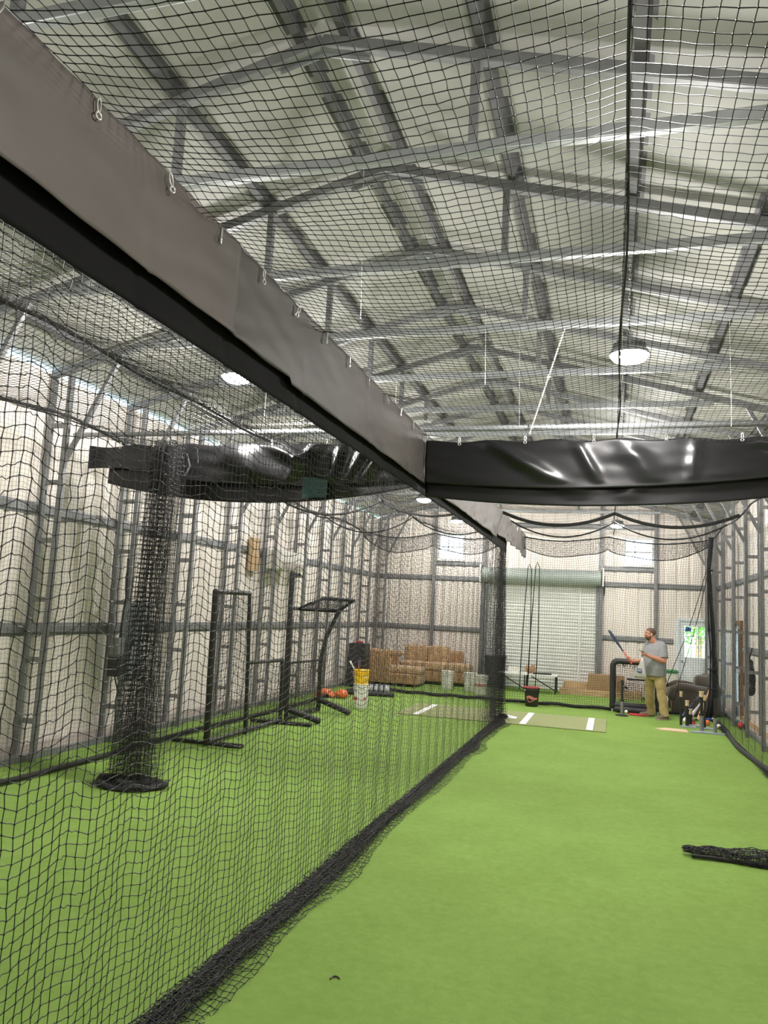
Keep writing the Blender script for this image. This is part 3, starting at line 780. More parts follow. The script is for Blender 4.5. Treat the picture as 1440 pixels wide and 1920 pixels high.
cross_sheet('back_sheet', -5.68, -2.0, 7.68, topL, sagf(-5.68, -2.0, 3.15, 2.94, 3.12), M['vinyl_black'], 99, .03, cl, [(-3.2, .5, .06, .15)])
w_ = MB().box(-3.16, -2.88, 7.525, 7.53, 2.985, 3.20).build('teal_patch', M['teal'], cl); w_['label'] = 'teal patch on the lower hem'
c1 = clip_mesh().build('carabiner', M['clip'], cl); c1.rotation_euler = (0, 0, PI/2); c1.location = (-5.5, 7.6, 3.6)
for k in range(1, 6):
    c = c1.copy(); COL.objects.link(c); c.location = (-5.5+.64*k, 7.60, 3.605)
o = MB().tube([(-6.2, 7.66, 3.73), (2.42, 7.66, 3.735)], .030, 16).build('cross_pipe', M['steel_light'], smooth=True); tag(o, 'long galvanized pipe spanning both lanes above the black cross curtains', 'pipe')
o = MB().tube([(-4.48, 8.85, 4.12), (-2.1, 8.85, 4.12)], .017, 10).tube([(-3.84, 8.85, 4.14), (-3.3, 8.85, 4.40), (-2.9, 8.85, 4.44), (-2.6, 8.85, 4.36), (-2.56, 8.85, 4.13)], .008, 6).tube([(-4.3, 8.85, 4.12), (-4.3, 8.85, 4.68)], .006, 6).tube([(-2.56, 8.85, 4.12), (-2.56, 8.85, 4.68)], .006, 6).build('electrical_conduit', M['white'], smooth=True); tag(o, 'thin pale conduit with a looping cord above the left cross curtain', 'conduit')

# ------------------------------------------------------------------ gathered cross net in the left lane
def gathered(name, label, top, mid, foot, wt, wf, nu, seed, zt, wallr=.1):
    t = thing(name, label, 'net', (foot[0], foot[1], 0))
    nz = int(zt/CELL); npile = 12; U, V = grid(nu, nz+npile)
    s = U/(nu-1); h = np.clip(V/nz, 0, 1); k = np.clip(V-nz, 0, None)/npile
    w = wave(seed, 8, .5, 2.5); w2 = wave(seed+1, 8, 1, 5)
    cx = top[0]*(1-h)+foot[0]*h-foot[0]; cy = top[1]*(1-h)+foot[1]*h-foot[1]
    wd = wt+(wf-wt)*h**3
    ph = s*2*PI*17
    x = cx+wd*(s-.5)*1.0+.045*np.sin(ph*1.31+2*w(s*3, h*.4))+.025*w2(s*6, h*.8)
    y = cy+(.10+.08*h**3)*np.sin(ph+1.6*w(s*2, h*.4))+.03*w2(s*5+1, h*.8)
    z = zt-h*(zt-.05)+.03*w2(s*3, h*.5)
    a = s*2*PI*3+k*5; rr = (.10+.26*np.abs(w(s*4, k)))
    x = np.where(k > 0, x+rr*np.cos(a)*k, x); y = np.where(k > 0, y+rr*np.sin(a)*k*.8-.05, y); z = np.where(k > 0, .02+.05*np.abs(w2(s*6, k)), z)
    net('mesh_panel', np.stack([x, y, np.maximum(z, .01)], -1)+RNG.normal(0, .0015, x.shape+(3,)), .0020, t)
    return t
g1 = gathered('gathered_net', 'black net gathered into a hanging bunch in the left lane, coiled at its foot', (-4.74, 7.36), None, (-4.52, 6.95), 0.33, .46, 135, 111, 3.55)
pts = [(.34*math.cos(a)*(1+.15*math.sin(3*a)), -.06+.22*math.sin(a), .03+.015*math.sin(5*a)) for a in np.linspace(0, 2*PI, 40)[:-1]]
MB().tube(pts, .03, 8, closed=True).tube([(-.3+.5*q, -.1+.12*math.sin(q*7), .05) for q in np.linspace(0, 1, 14)], .04, 8).build('coiled_hem', M['rope'], g1)
MB().tube([(-.02, .52, 3.45), (.06, .47, 3.3), (.03, .43, 3.18)], .012, 6).tube([(.12, .50, 3.5), (.16, .46, 3.33)], .008, 6).build('tie_cord', M['rope'], g1)

# loose bundle of netting on the turf, right
bn = thing('net_bundle', 'black bundle of netting lying loose on the turf at the right of the near lane', 'net', (.6, 7.03, 0))
nu, nv = 70, 34; U, V = grid(nu, nv); s = U/(nu-1); q = V/(nv-1)
w = wave(131, 8, .5, 2.5); taper = np.clip(s/.3, .35, 1)
x = s*1.75+.05*w(s*6, q*3); y = (.115*taper)*np.cos(q*2*PI*3+s*3)+.02*w(s*8, q)-.01*s; z = .05+.045*taper*np.sin(q*2*PI*3.5+s*5)+.015*w(s*9, q*3)
net('mesh_panel', np.stack([x, y, np.maximum(z, .006)], -1), .0024, bn)
MB().tube([(-.0+.06*q, .06*math.sin(q*PI), .05) for q in np.linspace(0, 1, 5)]+[(.1+1.65*q, .07+.02*math.sin(q*17), .045+.02*math.sin(q*23)) for q in np.linspace(0, 1, 30)], .014, 6).tube([(.05+1.7*q, -.08+.015*math.sin(q*13), .022) for q in np.linspace(0, 1, 25)], .016, 6).build('border_rope', M['rope'], bn)
o = MB().tube([(-1.30+.022*math.cos(a), 3.93+.022*math.sin(a), .006) for a in np.linspace(.4, 3.6, 10)], .0045, 6, rnd=True).build('twist_tie', M['black']); tag(o, 'tiny curled black scrap lying on the turf near the piled net hem', 'scrap')

# ------------------------------------------------------------------ text on things
def text(s, size, name, m, parent, loc, rot, extrude=.001):
    cu = bpy.data.curves.new(name, 'FONT'); cu.body = s; cu.size = size; cu.extrude = extrude; cu.align_x = 'CENTER'; cu.align_y = 'CENTER'
    tmp = bpy.data.objects.new('letters', cu); COL.objects.link(tmp); bpy.context.view_layer.update()
    me = bpy.data.meshes.new_from_object(tmp.evaluated_get(bpy.context.evaluated_depsgraph_get()))
    bpy.data.objects.remove(tmp); me.materials.clear()
    o = link(name, me, m, parent); o.location = loc; o.rotation_euler = rot
    return o

# ------------------------------------------------------------------ batter's mat
bm_ = thing('batting_mat', 'olive turf batting mat with white plate and box lines under the net', 'mat', (-1.88, 14.70, 0))
MB().box(-1.83, 1.83, -.90, .90, 0, .016, .004).build('mat_base', M['mat_turf'], bm_)
MB().prism([(-.17, -.22), (.26, -.22), (.26, .0), (.045, .21), (-.17, .0)], .0155, .0195).build('plate_inlay', M['white_turf'], bm_)
for x in (-1.46, .44, 1.56):
    w0 = .055
    MB().box(x-w0, x+w0, -.84, .84, .0155, .0195).build('box_line', M['white_turf'], bm_)

# ------------------------------------------------------------------ pitching screens in the left lane
def screen_net(name, parent, corners, seed, r=.0024, cell=.045, bag=.05):
    """net filling a quadrilateral a-b-c-d, bellied a little"""
    a, b, c, d = [np.array(q) for q in corners]
    nu = max(3, int(np.linalg.norm(b-a)/cell)); nv = max(3, int(np.linalg.norm(d-a)/cell)); U, V = grid(nu, nv); u = (U/(nu-1))[..., None]; v = (V/(nv-1))[..., None]
    P = a*(1-u)*(1-v)+b*u*(1-v)+c*u*v+d*(1-u)*v
    n = np.cross(b-a, d-a); n = n/np.linalg.norm(n)
    w = wave(seed, 7, .5, 2.5)
    P = P+n*(bag*np.sin(PI*u)*np.sin(PI*v)*(1+w(u*1.5, v*1.5)))
    return net(name, jitter(P, .006), r, parent)
sA = thing('l_shaped_screen', 'black L-shaped pitching screen, tall half nearest, in the left lane', 'screen', (-4.95, 9.2, 0))
mb = MB(); r = .033
mb.tube([(0, 0, .05), (.0, -.05, 1.0), (0, -.07, 1.97)], r*1.25, 10, rnd=True).tube([(0, -.07, 1.97), (0, .93, 1.98)], r, 10, rnd=True).tube([(0, .93, 1.98), (0, 1.03, 1.0), (0, 1.10, .02)], r*.85, 10, rnd=True)
mb.tube([(0, 1.04, 1.0), (0, 2.25, .98)], r*.9, 10, rnd=True).tube([(0, 2.25, .98), (0, 2.32, .03)], r*.9, 10, rnd=True).tube([(0, 0, .05), (0, 2.32, .05)], r*.9, 10, rnd=True)
mb.build('screen_frame', M['dark_metal'], sA, smooth=True)
screen_net('screen_net', sA, [(0, 0, .06), (0, 1.08, .06), (0, .93, 1.95), (0, -.06, 1.95)], 201)
screen_net('screen_net', sA, [(.0, 1.1, .06), (0, 2.3, .06), (0, 2.24, .97), (0, 1.05, 1.0)], 202)
for y, x0, x1 in ((.06, -.50, .46), (2.2, -.42, .55)):
    MB().tube([(x0, y-.03, .03), (x1, y+.03, .03)], .026, 8, rnd=True).build('foot_bar', M['dark_metal'], sA, smooth=True)
mb = MB().tube([(.02, -.05, .045), (.35, -.08, .04), (.48, -.02, .035)], .022, 8, rnd=True).build('loose_pole', M['dark_metal'], sA, smooth=True)

sB = thing('hooded_screen', 'black pitching screen with slanting overhead net hood, behind the L-shaped one', 'screen', (-4.95, 11.75, 0))
mb = MB(); r = .036
mb.tube([(0, 0, .04), (0, -.05, .95), (0, -.10, 1.80)], r, 10, rnd=True).tube([(0, 1.42, .04), (0, 1.40, .9), (.06, 1.45, 1.3), (.25, 1.52, 1.78)], r, 10, rnd=True)
mb.tube([(0, -.10, 1.80), (.0, .2, 1.80), (.25, 1.52, 1.78)], r*.8, 10, rnd=True).tube([(0, 0, .05), (0, 1.42, .05)], r*.8, 10).tube([(0, -.04, .92), (0, 1.40, .90)], r*.55, 8)
mb.build('screen_frame', M['dark_metal'], sB, smooth=True)
mb = MB(); hood = [(.05, .16, 1.79), (.10, 1.06, 1.99), (.62, 1.22, 1.98), (.25, 1.50, 1.78)]
mb.tube([hood[0], hood[1], hood[2], hood[3]], .036, 10, closed=True)
hd = mb.build('hood_frame', M['dark_metal'], sB, smooth=True)
screen_net('hood_net', sB, [hood[0], hood[1], hood[2], hood[3]], 203, cell=.03, bag=.03)
screen_net('screen_net', sB, [(0, 0, .06), (0, 1.42, .06), (.22, 1.5, 1.75), (0, -.08, 1.78)], 204, bag=.10, cell=.04)
screen_net('screen_net', sB, [(.04, 0, .06), (.04, 1.42, .06), (.08, 1.40, .9), (.04, -.04, .92)], 205, bag=-.08, cell=.045)
for a, b in (((.0, .04, .19), (.52, .06, .05)), ((.0, 1.44, .21), (.60, 1.30, .05))):
    MB().tube([a, b], .05, 12, rnd=True).build('foot_bar', M['dark_metal'], sB, smooth=True)
o = MB().tube([(-5.72, 13.45, 0), (-5.70, 13.37, 2.43)], .045, 12, rnd=True).tube([(-5.70, 13.37, 2.43), (-5.70, 13.75, 2.43)], .028, 10, rnd=True).build('shaded_post', M['dark_metal'], smooth=True)  # shade on a wall leg, built as a black tube of its own
tag(o, 'wall post in shade, built as a tall black tube with a short arm, at the left wall behind the screens', 'pole')

# ------------------------------------------------------------------ left wall fittings
e = thing('breaker_box', 'blue-grey electrical panel on the left wall behind the gathered net', 'electrical panel', (-6.02, 8.97, .77))
MB().box(-.07, .07, -.17, .17, 0, 1.0, .008).build('enclosure', M['grey_box'], e)
MB().box(.072, .080, -.15, .15, .03, .97, .003).build('box_door', M['grey_box'], e)
MB().box(.08, .10, -.13, -.10, .45, .55, .004).build('latch', M['black'], e)
e = thing('mounted_switch_box', 'dark grey switch box with cables on the left wall beside the electrical panel', 'electrical box', (-6.0, 8.66, .84))
MB().box(-.08, .08, -.10, .08, 0, .24, .01).build('enclosure', M['dark_metal'], e)
MB().box(-.08, .04, -.08, .06, .27, .48, .01).build('upper_box', M['steel'], e)
MB().tube([(0, 0, .48), (0, .02, .8), (-.02, .08, 1.0), (-.02, .05, 1.5)], .014, 8).tube([(0, -.04, 0), (.02, .02, -.18), (.01, .1, -.22)], .010, 8).build('cable', M['black'], e)
e = thing('wall_cabinet', 'beige cabinet hung high on the left wall above the shaded wall post', 'cabinet', (-6.08, 13.9, 2.50))
MB().box(-.16, .16, -.55, .55, 0, .36, .02).build('cabinet_body', M['white_plastic'], e); MB().box(.162, .175, -.52, .52, .03, .15, .004).build('louver', M['concrete'], e)
e = MB().box(-6.30, -6.22, 12.72, 13.02, 2.42, 3.02, .004).build('mounted_board', M['wood'], None); tag(e, 'upright pine board fixed high on the left wall left of the beige cabinet', 'board')

# ------------------------------------------------------------------ buckets
def bucket(name, label, loc, m, h=.37, r0=.125, r1=.15, parts=True):
    t = thing(name, label, 'bucket', loc)
    MB().lathe([(0, 0), (r0, 0), (r0+.004, .01), (r1-.008, h*.78), (r1-.008, h), (r1-.016, h), (r0-.008, .02), (0, .018)], 32).build('shell', m, t, smooth=False)
    mb = MB()
    for z in (.80, .89, .985): mb.lathe([(r1-.008, h*z-.008), (r1+.004, h*z-.006), (r1+.004, h*z+.006), (r1-.008, h*z+.008)], 32)
    mb.build('rim', m, t)
    MB().tube([((r1+.01)*math.cos(a), -.03-.1*math.sin(a), h*.86-.10*math.sin(a)) for a in np.linspace(0, PI, 15)], .003, 6).build('bail_handle', M['clip'], t)
    return t
LAB = dict()
b = bucket('ball_bucket', 'white plastic bucket on the turf with a yellow bucket nested on top', (-4.50, 14.22, 0), M['white_plastic'], h=.44)
def wrap_label(b, s, size, z, R, a0, name='lettering'):
    t = text(s, size, name, M['red'], b, (R*math.cos(a0), R*math.sin(a0), z), (PI/2, 0, a0+PI/2), .003)
    return t
mb = MB(); mb.loft([[((.140+d)*math.cos(a), (.140+d)*math.sin(a), z) for d, z in ((-.004, .15), (.002, .15), (.004, .19), (-.002, .19))] for a in np.linspace(-2.6, -1.75, 10)])
mb.build('red_label', M['red'], b)
mb = MB(); mb.loft([[((.140+d)*math.cos(a), (.140+d)*math.sin(a), z) for d, z in ((-.004, .15), (.002, .15), (.004, .20), (-.002, .20))] for a in np.linspace(-.85, -.45, 6)])
mb.build('red_label', M['pink'], b)
yb_ = bucket('bat_bucket', 'yellow bucket of bats nested in the white bucket', (-4.51, 14.22, .30), M['yellow'], h=.40, r0=.118, r1=.155)
def bat(name, label, knob, tip, m, grip, r=.033, group=None, wood=False, holder=None):
    k, t_ = Vector(knob), Vector(tip); d = (t_-k); L = d.length; d.normalize()
    root = thing(name, label, 'bat', knob, 0, group)
    prof = [(0, .012), (.30, .0125), (.42, .015), (.58, .024), (.72, r*.95), (.93, r), (.985, r*.9), (1, r*.5)]
    MB().tube([d*L*q for q, _ in prof], [x for _, x in prof], 14, rnd=True).build('barrel', m, root, smooth=True)
    MB().tube([d*L*.02, d*L*.35], .0155, 10).build('grip', grip, root, smooth=True)
    MB().tube([d*L*-.012, d*L*.004, d*L*.02], [.018, .025, .014], 12, rnd=True).build('knob', grip, root, smooth=True)
    return root
bat('baseball_bat', 'bat with a pale knob leaning left out of the yellow bucket', (-4.73, 14.18, .83), (-4.43, 14.24, .34), M['silver'], M['white_plastic'], .024)
bat('baseball_bat', 'dark bat with a white knob standing in the yellow bucket', (-4.56, 14.20, .90), (-4.50, 14.26, .34), M['navy'], M['navy'], .026)
bat('baseball_bat', 'bat with a pink knob standing in the yellow bucket', (-4.585, 14.28, .86), (-4.55, 14.20, .34), M['black'], M['pink'], .024)
b = bucket('ball_bucket', 'white bucket by the far sofa, leftmost of the three white ones', (-3.82, 19.05, 0), M['white_plastic'], h=.44, r0=.135, r1=.165)
b = bucket('ball_bucket', 'white bucket by the far sofa, middle of the three white ones', (-3.25, 18.98, 0), M['white_plastic'], h=.44, r0=.135, r1=.165)
b = bucket('ball_bucket', 'white bucket with red lettering, rightmost of the three near the far sofa', (-2.90, 18.45, 0), M['white_plastic'], h=.44, r0=.135, r1=.165)
t = text('Wilson', .105, 'lettering', M['red'], b, (.02, -.155, .22), (PI/2, -.12, .0), .012)
# black bucket with padded red-edged lid
b = thing('lidded_bucket', 'black bucket with a red-edged seat lid and a pink script emblem', 'bucket', (-1.57, 16.85, 0))
MB().lathe([(0, 0), (.128, 0), (.133, .01), (.152, .30), (.152, .31)], 32).build('shell', M['black'], b, smooth=False)
mb = MB()
for z in (.285, .31): mb.lathe([(.15, z-.008), (.163, z-.006), (.163, z+.006), (.15, z+.008)], 32)
mb.build('rim', M['black'], b)
MB().lathe([(0, .315), (.158, .315), (.165, .33), (.165, .375), (.15, .39), (0, .395)], 32).build('seat_lid', M['black_fabric'], b, smooth=False)
MB().tube([(.160*math.cos(a), .160*math.sin(a), .388) for a in np.linspace(0, 2*PI, 33)[:-1]], .010, 8, closed=True).build('lid_piping', M['red'], b, smooth=True)
MB().ball((-.135, -.09, .325), .016).build('lid_button', M['white_plastic'], b, smooth=True)
# the emblem: a swept script D with its flag to the right
def on_bucket(u, z): a = -PI/2+u/.145; R = .1345+.0635*z+.004; return (R*math.cos(a), R*math.sin(a), z)
def emblem(poly, name, th=.003):
    n = len(poly); mb = MB()
    vs = [on_bucket(u, z) for u, z in poly]; vs2 = [(x*1.03, y*1.03, z) for x, y, z in vs]
    mb.add(vs+vs2, [tuple(range(n, 2*n)), tuple(range(n))[::-1]]+[(i, (i+1) % n, n+(i+1) % n, n+i) for i in range(n)]); return mb
mb = MB()
def strip(pts, w):
    for (u0, z0), (u1, z1) in zip(pts[:-1], pts[1:]):
        L = math.hypot(u1-u0, z1-z0) or 1; nx, nz = -(z1-z0)/L*w, (u1-u0)/L*w
        e = emblem([(u0+nx, z0+nz), (u1+nx, z1+nz), (u1-nx, z1-nz), (u0-nx, z0-nz)], ''); mb.add(e.v, e.f)
for zz in np.linspace(0, 1, 7):
    strip([(-.085+.03*zz, .205-.03*zz), (-.04, .222-.04*zz), (.02, .205-.055*zz), (.07, .180-.02*zz), (.13, .185-.035*zz)], .006)
strip([(-.075, .20), (-.07, .15), (-.06, .115), (-.04, .095), (-.01, .10), (.04, .125), (.09, .155)], .007)
strip([(-.085, .205), (-.095, .185), (-.08, .165)], .006)
mb.build('script_emblem', M['pink'], b)

# orange cloth lump and the striped roll behind the bucket
mb = MB()
g = np.random.default_rng(5)
for k in range(11): mb.ball((-.30+.058*k, .03*math.sin(k*2), .035+.055*abs(math.sin(k*.52+.1))), (.07, .09, .04+.05*abs(math.sin(k*.52))), 10)
o = mb.build('orange_cloth', M['orange']); o.location = (-5.50, 15.35, 0); remesh(o, .016, 2)
tx = bpy.data.textures.new('crumple', 'CLOUDS'); tx.noise_scale = .07; dm = o.modifiers.new('crumple', 'DISPLACE'); dm.texture = tx; dm.strength = .07; tag(o, 'crumpled bright orange cloth on the turf behind the hooded screen', 'cloth')
r = thing('rolled_pad', 'rolled black-and-silver pad on the turf behind the white bucket', 'roll', (-4.98, 16.4, 0), .15)
mb = MB()
for k in range(7): mb.tube([(-.35+.11*k, 0, .12), (-.25+.11*k, 0, .12)], .12-.008*(k % 2), 18)
mb.build('roll', M['steel_light'], r)
mb = MB()
for k in range(6): mb.tube([(-.265+.11*k, 0, .12), (-.225+.11*k, 0, .12)], .124, 18)
mb.tube([(-.45, -.2, .05), (.5, -.18, .05)], .05, 10, rnd=True)
mb.build('strap', M['black_fabric'], r)
sp = thing('speaker_cabinet', 'tall black cabinet against the left wall beside the tan sofa', 'cabinet', (-5.78, 17.95, 0))
MB().box(-.20, .20, -.22, .22, 0, 1.02, .02).build('cabinet_body', M['black'], sp)
MB().box(-.18, .18, -.232, -.222, .05, .97, .008).build('front_panel', M['black_fabric'], sp)
o = MB().tube([(-.06, 0, .025), (.08, .01, .025)], .022, 10, rnd=True).build('red_bottle', M['red'], smooth=True); o.location = (-5.80, 17.95, 1.02); tag(o, 'small red bottle lying on top of the tall black cabinet', 'bottle')

# ------------------------------------------------------------------ sofas
def puff(mb, x0, x1, y0, y1, z0, z1, b=.08): return mb.box(x0, x1, y0, y1, z0, z1, b)
s1 = thing('armchair', 'tan striped sofa by the left wall seen end on, high back nearest', 'sofa', (-5.25, 19.15, 0))
puff(MB(), -.74, .74, -.42, .46, .06, .30, .03).build('base', M['tan_sofa'], s1)
puff(MB(), -.76, -.42, -.42, .46, .30, .84, .07).build('backrest', M['tan_sofa'], s1)
mb = MB(); puff(mb, -.74, .04, -.46, -.30, .06, .78, .03); mb.tube([(-.74, -.38, .79), (.06, -.38, .79)], .075, 14, rnd=True); mb.build('armrest', M['tan_sofa'], s1)
mb = MB(); puff(mb, -.74, .04, .34, .48, .06, .74, .03); mb.tube([(-.74, .41, .75), (.06, .41, .75)], .07, 14, rnd=True); mb.build('armrest', M['tan_sofa'], s1)
puff(MB(), -.40, .76, -.30, .34, .30, .47, .06).build('seat_cushion', M['tan_light'], s1)
for x in (-.66, .66):
    for y in (-.34, .38): MB().tube([(x, y, 0), (x, y, .07)], .03, 8).build('foot', M['wood_dark'], s1)
s2 = thing('sofa', 'tan sofa against the back wall with loose back cushions', 'sofa', (-4.35, 20.25, 0))
puff(MB(), -.95, .92, -.42, .45, .08, .36, .04).build('base', M['tan_sofa'], s2)
puff(MB(), -.95, .62, .20, .50, .36, .86, .08).build('backrest', M['tan_sofa'], s2)
for x0, x1 in ((-.93, -.30), (-.29, .30)): puff(MB(), x0, x1, .02, .24, .52, .97, .09).build('back_cushion', M['tan_light'], s2)
for x0, x1 in ((-.93, -.32), (-.31, .30), (.31, .92)): puff(MB(), x0, x1, -.44, .20, .36, .56, .06).build('seat_cushion', M['tan_light'], s2)
for x in (-.86, .84):
    for y in (-.34, .38): MB().tube([(x, y, 0), (x, y, .09)], .03, 8).build('foot', M['wood_dark'], s2)
bb = thing('black_bin', 'black bin at the back wall left of the roller door, behind the net', 'bin', (-2.88, 20.62, 0))
mb = MB(); mb.loft([[(sx*w, sy*d, z) for sx, sy in ((-1, -1), (1, -1), (1, 1), (-1, 1))] for w, d, z in ((.20, .16, 0), (.25, .2, .74))]); mb.build('bin_body', M['black'], bb)
MB().box(-.27, .27, -.22, .22, .74, .80, .02).build('bin_lid', M['black'], bb)

# ------------------------------------------------------------------ folding table and wood at the back wall
tb = thing('folding_table', 'low white folding table with dark legs in front of the roller door', 'table', (-1.98, 20.05, 0))
MB().box(-.72, .74, -.32, .32, .42, .455, .012).build('tabletop', M['white'], tb)
for x in (-.05, .70, -.66):
    for y in (-.26, .26): MB().bar((x, y, 0), (x, y, .42), .032).build('leg', M['dark_metal'], tb)
for x0, x1 in ((-.62, -.07), (.12, .68)): MB().tube([(x0, -.27, .40), (x1, -.27, .10)], .014, 8).build('brace', M['dark_metal'], tb)
gl = MB().ball((0, 0, .09), (.12, .09, .09), 12).ball((.07, .02, .12), (.06, .06, .10), 10).ball((-.08, .02, .11), (.05, .05, .09), 10).build('leather_glove', M['basket'], None, True)
gl.location = (-1.92, 20.0, .455); remesh(gl, .014, 3); tag(gl, 'brown leather ball glove resting on the low white table', 'glove')
o = MB().box(-.14, .14, -.1, .1, 0, .13, .006).build('small_box', M['white_plastic']); o.location = (-2.32, 20.0, .455); tag(o, 'small cream box on the low white table left of the glove', 'box')
o = MB().tube([(-.20, -.06, .02), (.22, .02, .02)], .02, 8, rnd=True).build('black_tube', M['black'], None, True); o.location = (-1.62, 19.9, .455); tag(o, 'short black tube lying on the low white table beside the glove', 'tube')
pl = thing('wooden_platform', 'low wooden plank platform along the back wall behind the padded frame', 'platform', (-.35, 20.5, 0))
for k in range(4): MB().box(-.85, 1.1, -.36+.19*k, -.19+.19*k, .10, .14, .004).build('deck_plank', M['wood'], pl)
MB().box(-.85, 1.1, -.37, -.33, 0, .10).build('front_board', M['wood'], pl); MB().box(-.85, 1.1, .34, .38, 0, .10).build('rear_board', M['wood'], pl)
o = MB().box(-.62, .25, -.06, .06, 0, .17, .004).build('pine_offcut', M['wood'], None); o.location = (-.5, 20.38, .14); tag(o, 'pale pine board standing on edge on the wooden platform', 'board')
cb = thing('cardboard_box', 'brown cardboard box on the wooden platform left of the padded frame', 'box', (-.10, 20.45, .14))
MB().box(-.42, .44, -.22, .2, 0, .38, .006).build('carton', M['cardboard'], cb)
MB().box(-.42, .44, -.015, .015, .381, .384).build('tape', M['tan_light'], cb)
gb = thing('storage_tote', 'pale storage tote with a green lid by the back wall right of the man', 'tote', (1.28, 20.55, 0))
mb = MB(); mb.loft([[(sx*w, sy*d, z) for sx, sy in ((-1, -1), (1, -1), (1, 1), (-1, 1))] for w, d, z in ((.24, .18, 0), (.29, .22, .68))]); mb.build('tote_body', M['white_plastic'], gb)
MB().box(-.31, .31, -.24, .24, .68, .74, .015).build('tote_lid', mat('green_plastic', (.03, .22, .06), .45), gb)

# ------------------------------------------------------------------ padded strike-zone frame behind the man
pf = thing('strike_zone_frame', 'black padded frame with a pocketed net beside the standing man', 'training frame', (.06, 17.13, 0))
def pad_path(pts, rr, name):
    return MB().tube(pts, rr, 16, rnd=True).build(name, M['black_fabric'], pf, smooth=True)
pad_path([(0, 0, .12), (0, 0, .90)]+[(.11-.11*math.cos(a), 0, .93+.11*math.sin(a)) for a in np.linspace(0, PI/2, 7)]+[(.78, 0, 1.04)]+[(.78+.11*math.sin(a), 0, .93+.11*math.cos(a)) for a in np.linspace(0, PI/2, 7)]+[(.89, 0, .12)], .062, 'padding')
pad_path([(.05, .0, .14), (.85, 0, .14)], .062, 'bottom_pad')
pad_path([(.08, -.13, .07), (.80, -.125, .065)], .06, 'bottom_pad')
for x in (0, .89):
    MB().tube([(x, 0, 0), (x, 0, .14)], .024, 10).build('foot', M['clip'], pf)
screen_net('pocket_net', pf, [(.06, 0, .18), (.83, 0, .18), (.83, 0, .98), (.06, 0, .98)], 301, r=.003, cell=.04, bag=.06)
for x0, x1, z0, z1, sd in ((.1, .32, .22, .62, 1), (.34, .58, .24, .62, 2), (.58, .80, .22, .62, 3)):
    screen_net('net_pocket', pf, [(x0, .04, z0), (x1, .04, z0), (x1, .03, z1), (x0, .03, z1)], 310+sd, r=.004, cell=.032, bag=-.14)
MB().box(.28, .80, -.012, .012, .66, .70, .005).build('strap', M['black_fabric'], pf)
mb = MB()
for k in range(26):
    x = .08+.74*random.random(); mb.tube([(x, 0, .985), (x+random.uniform(-.02, .02), .01, .95-.07*random.random())], .005, 5)
mb.build('lacing', M['black_fabric'], pf)

# ------------------------------------------------------------------ batting tees
def tee(label, loc, h, base, m_low, r=.020, split=.5, rz=0, cup=True):
    t = thing('batting_tee', label, 'batting tee', loc, rz)
    if base == 'round': MB().lathe([(0, 0), (.125, 0), (.128, .012), (.11, .022), (.03, .03), (0, .032)], 28).build('base_plate', M['dark_metal'], t)
    else:
        w, d, o = base; MB().prism([(-w+o, -d), (w+o, -d), (w+o, d*.3), (o, d), (-w+o, d*.3)], 0, .022).build('base_plate', M['grey_box'], t)
    MB().tube([(0, 0, .02), (0, 0, h*split)], r*1.15, 14).build('lower_tube', m_low, t)
    MB().tube([(0, 0, h*split-.02), (0, 0, h-.09 if cup else h)], r*.85, 14).build('upper_tube', M['black'], t)
    MB().tube([(0, 0, h*split-.01), (0, 0, h*split+.02)], r*1.45, 12).build('collar', M['black'], t)
    if cup: MB().lathe([(r*1.0, h-.10), (r*1.35, h-.09), (r*1.2, h-.04), (r*1.45, h), (r*1.1, h), (0, h-.02)], 16).build('ball_cup', M['rubber_tan'], t)
    return t
tee('single batting tee on a round base in front of the padded frame', (.24, 16.5, 0), .70, 'round', M['steel'], .026, .42, cup=False)
MBt = bpy.data.objects['batting_tee']
MB().tube([(0, 0, .56), (.06, -.01, .57), (.09, 0, .55)], .022, 8, rnd=True).build('clamp', M['black'], MBt, smooth=True)
tee('black tee with a tan cup, tallest at the left of the tee cluster', (1.27, 15.62, 0), .63, (.13, .15, .12), M['black'], .020, .5)
tee('black tee with a tan cup, second from the left in the cluster', (1.375, 15.60, 0), .475, (.03, .03, 0), M['black'], .026, .62)
tee('shortest black tee in the cluster, tan cup at knee height', (1.455, 15.85, 0), .30, (.14, .14, .05), M['black'], .026, .6)
tee('tall tee with grey lower tube and tan cup in the front of the cluster', (1.565, 15.05, 0), .70, (.05, .05, 0), M['steel'], .032, .42)
tee('slim black tee with a pale cup just behind the tall grey one', (1.67, 15.55, 0), .60, (.13, .15, .06), M['black'], .019, .5)
tee('rightmost tee with grey lower tube and dark top, no cup', (1.77, 14.92, 0), .60, (.30, .10, -.10), M['steel'], .028, .48, cup=False)
o = MB().prism([(-.30, -.0), (-.18, -.14), (.24, -.20), (.24, .18), (-.12, .18)], 0, .016).build('home_plate', M['rubber_tan']); o.location = (1.08, 14.90, 0); tag(o, 'tan rubber home plate lying on the turf left of the tees', 'plate')
for loc, r, m, lab in (((.33, 16.95), .037, 'baseball', 'pale baseball on the turf beside the round-based tee'), ((1.97, 16.75), .045, 'baseball', 'white ball on the turf at the right of the tees'),
                       ((1.40, 16.2), .05, 'baseball', 'white ball behind the leftmost tees'), ((1.93, 15.75), .04, 'baseball', 'white ball near the foot of the right net'),
                       ((1.77, 16.05), .048, 'orange', 'orange ball behind the slim tee'), ((1.80, 16.3), .04, 'orange', 'smaller orange ball farther behind the slim tee'), ((1.52, 15.95), .032, 'red', 'small red ball behind the shortest tee')):
    o = MB().ball((0, 0, r), r, 18).build('baseball', M[m], None, True); o.location = (*loc, 0); tag(o, lab, 'ball', 'balls by the tees')
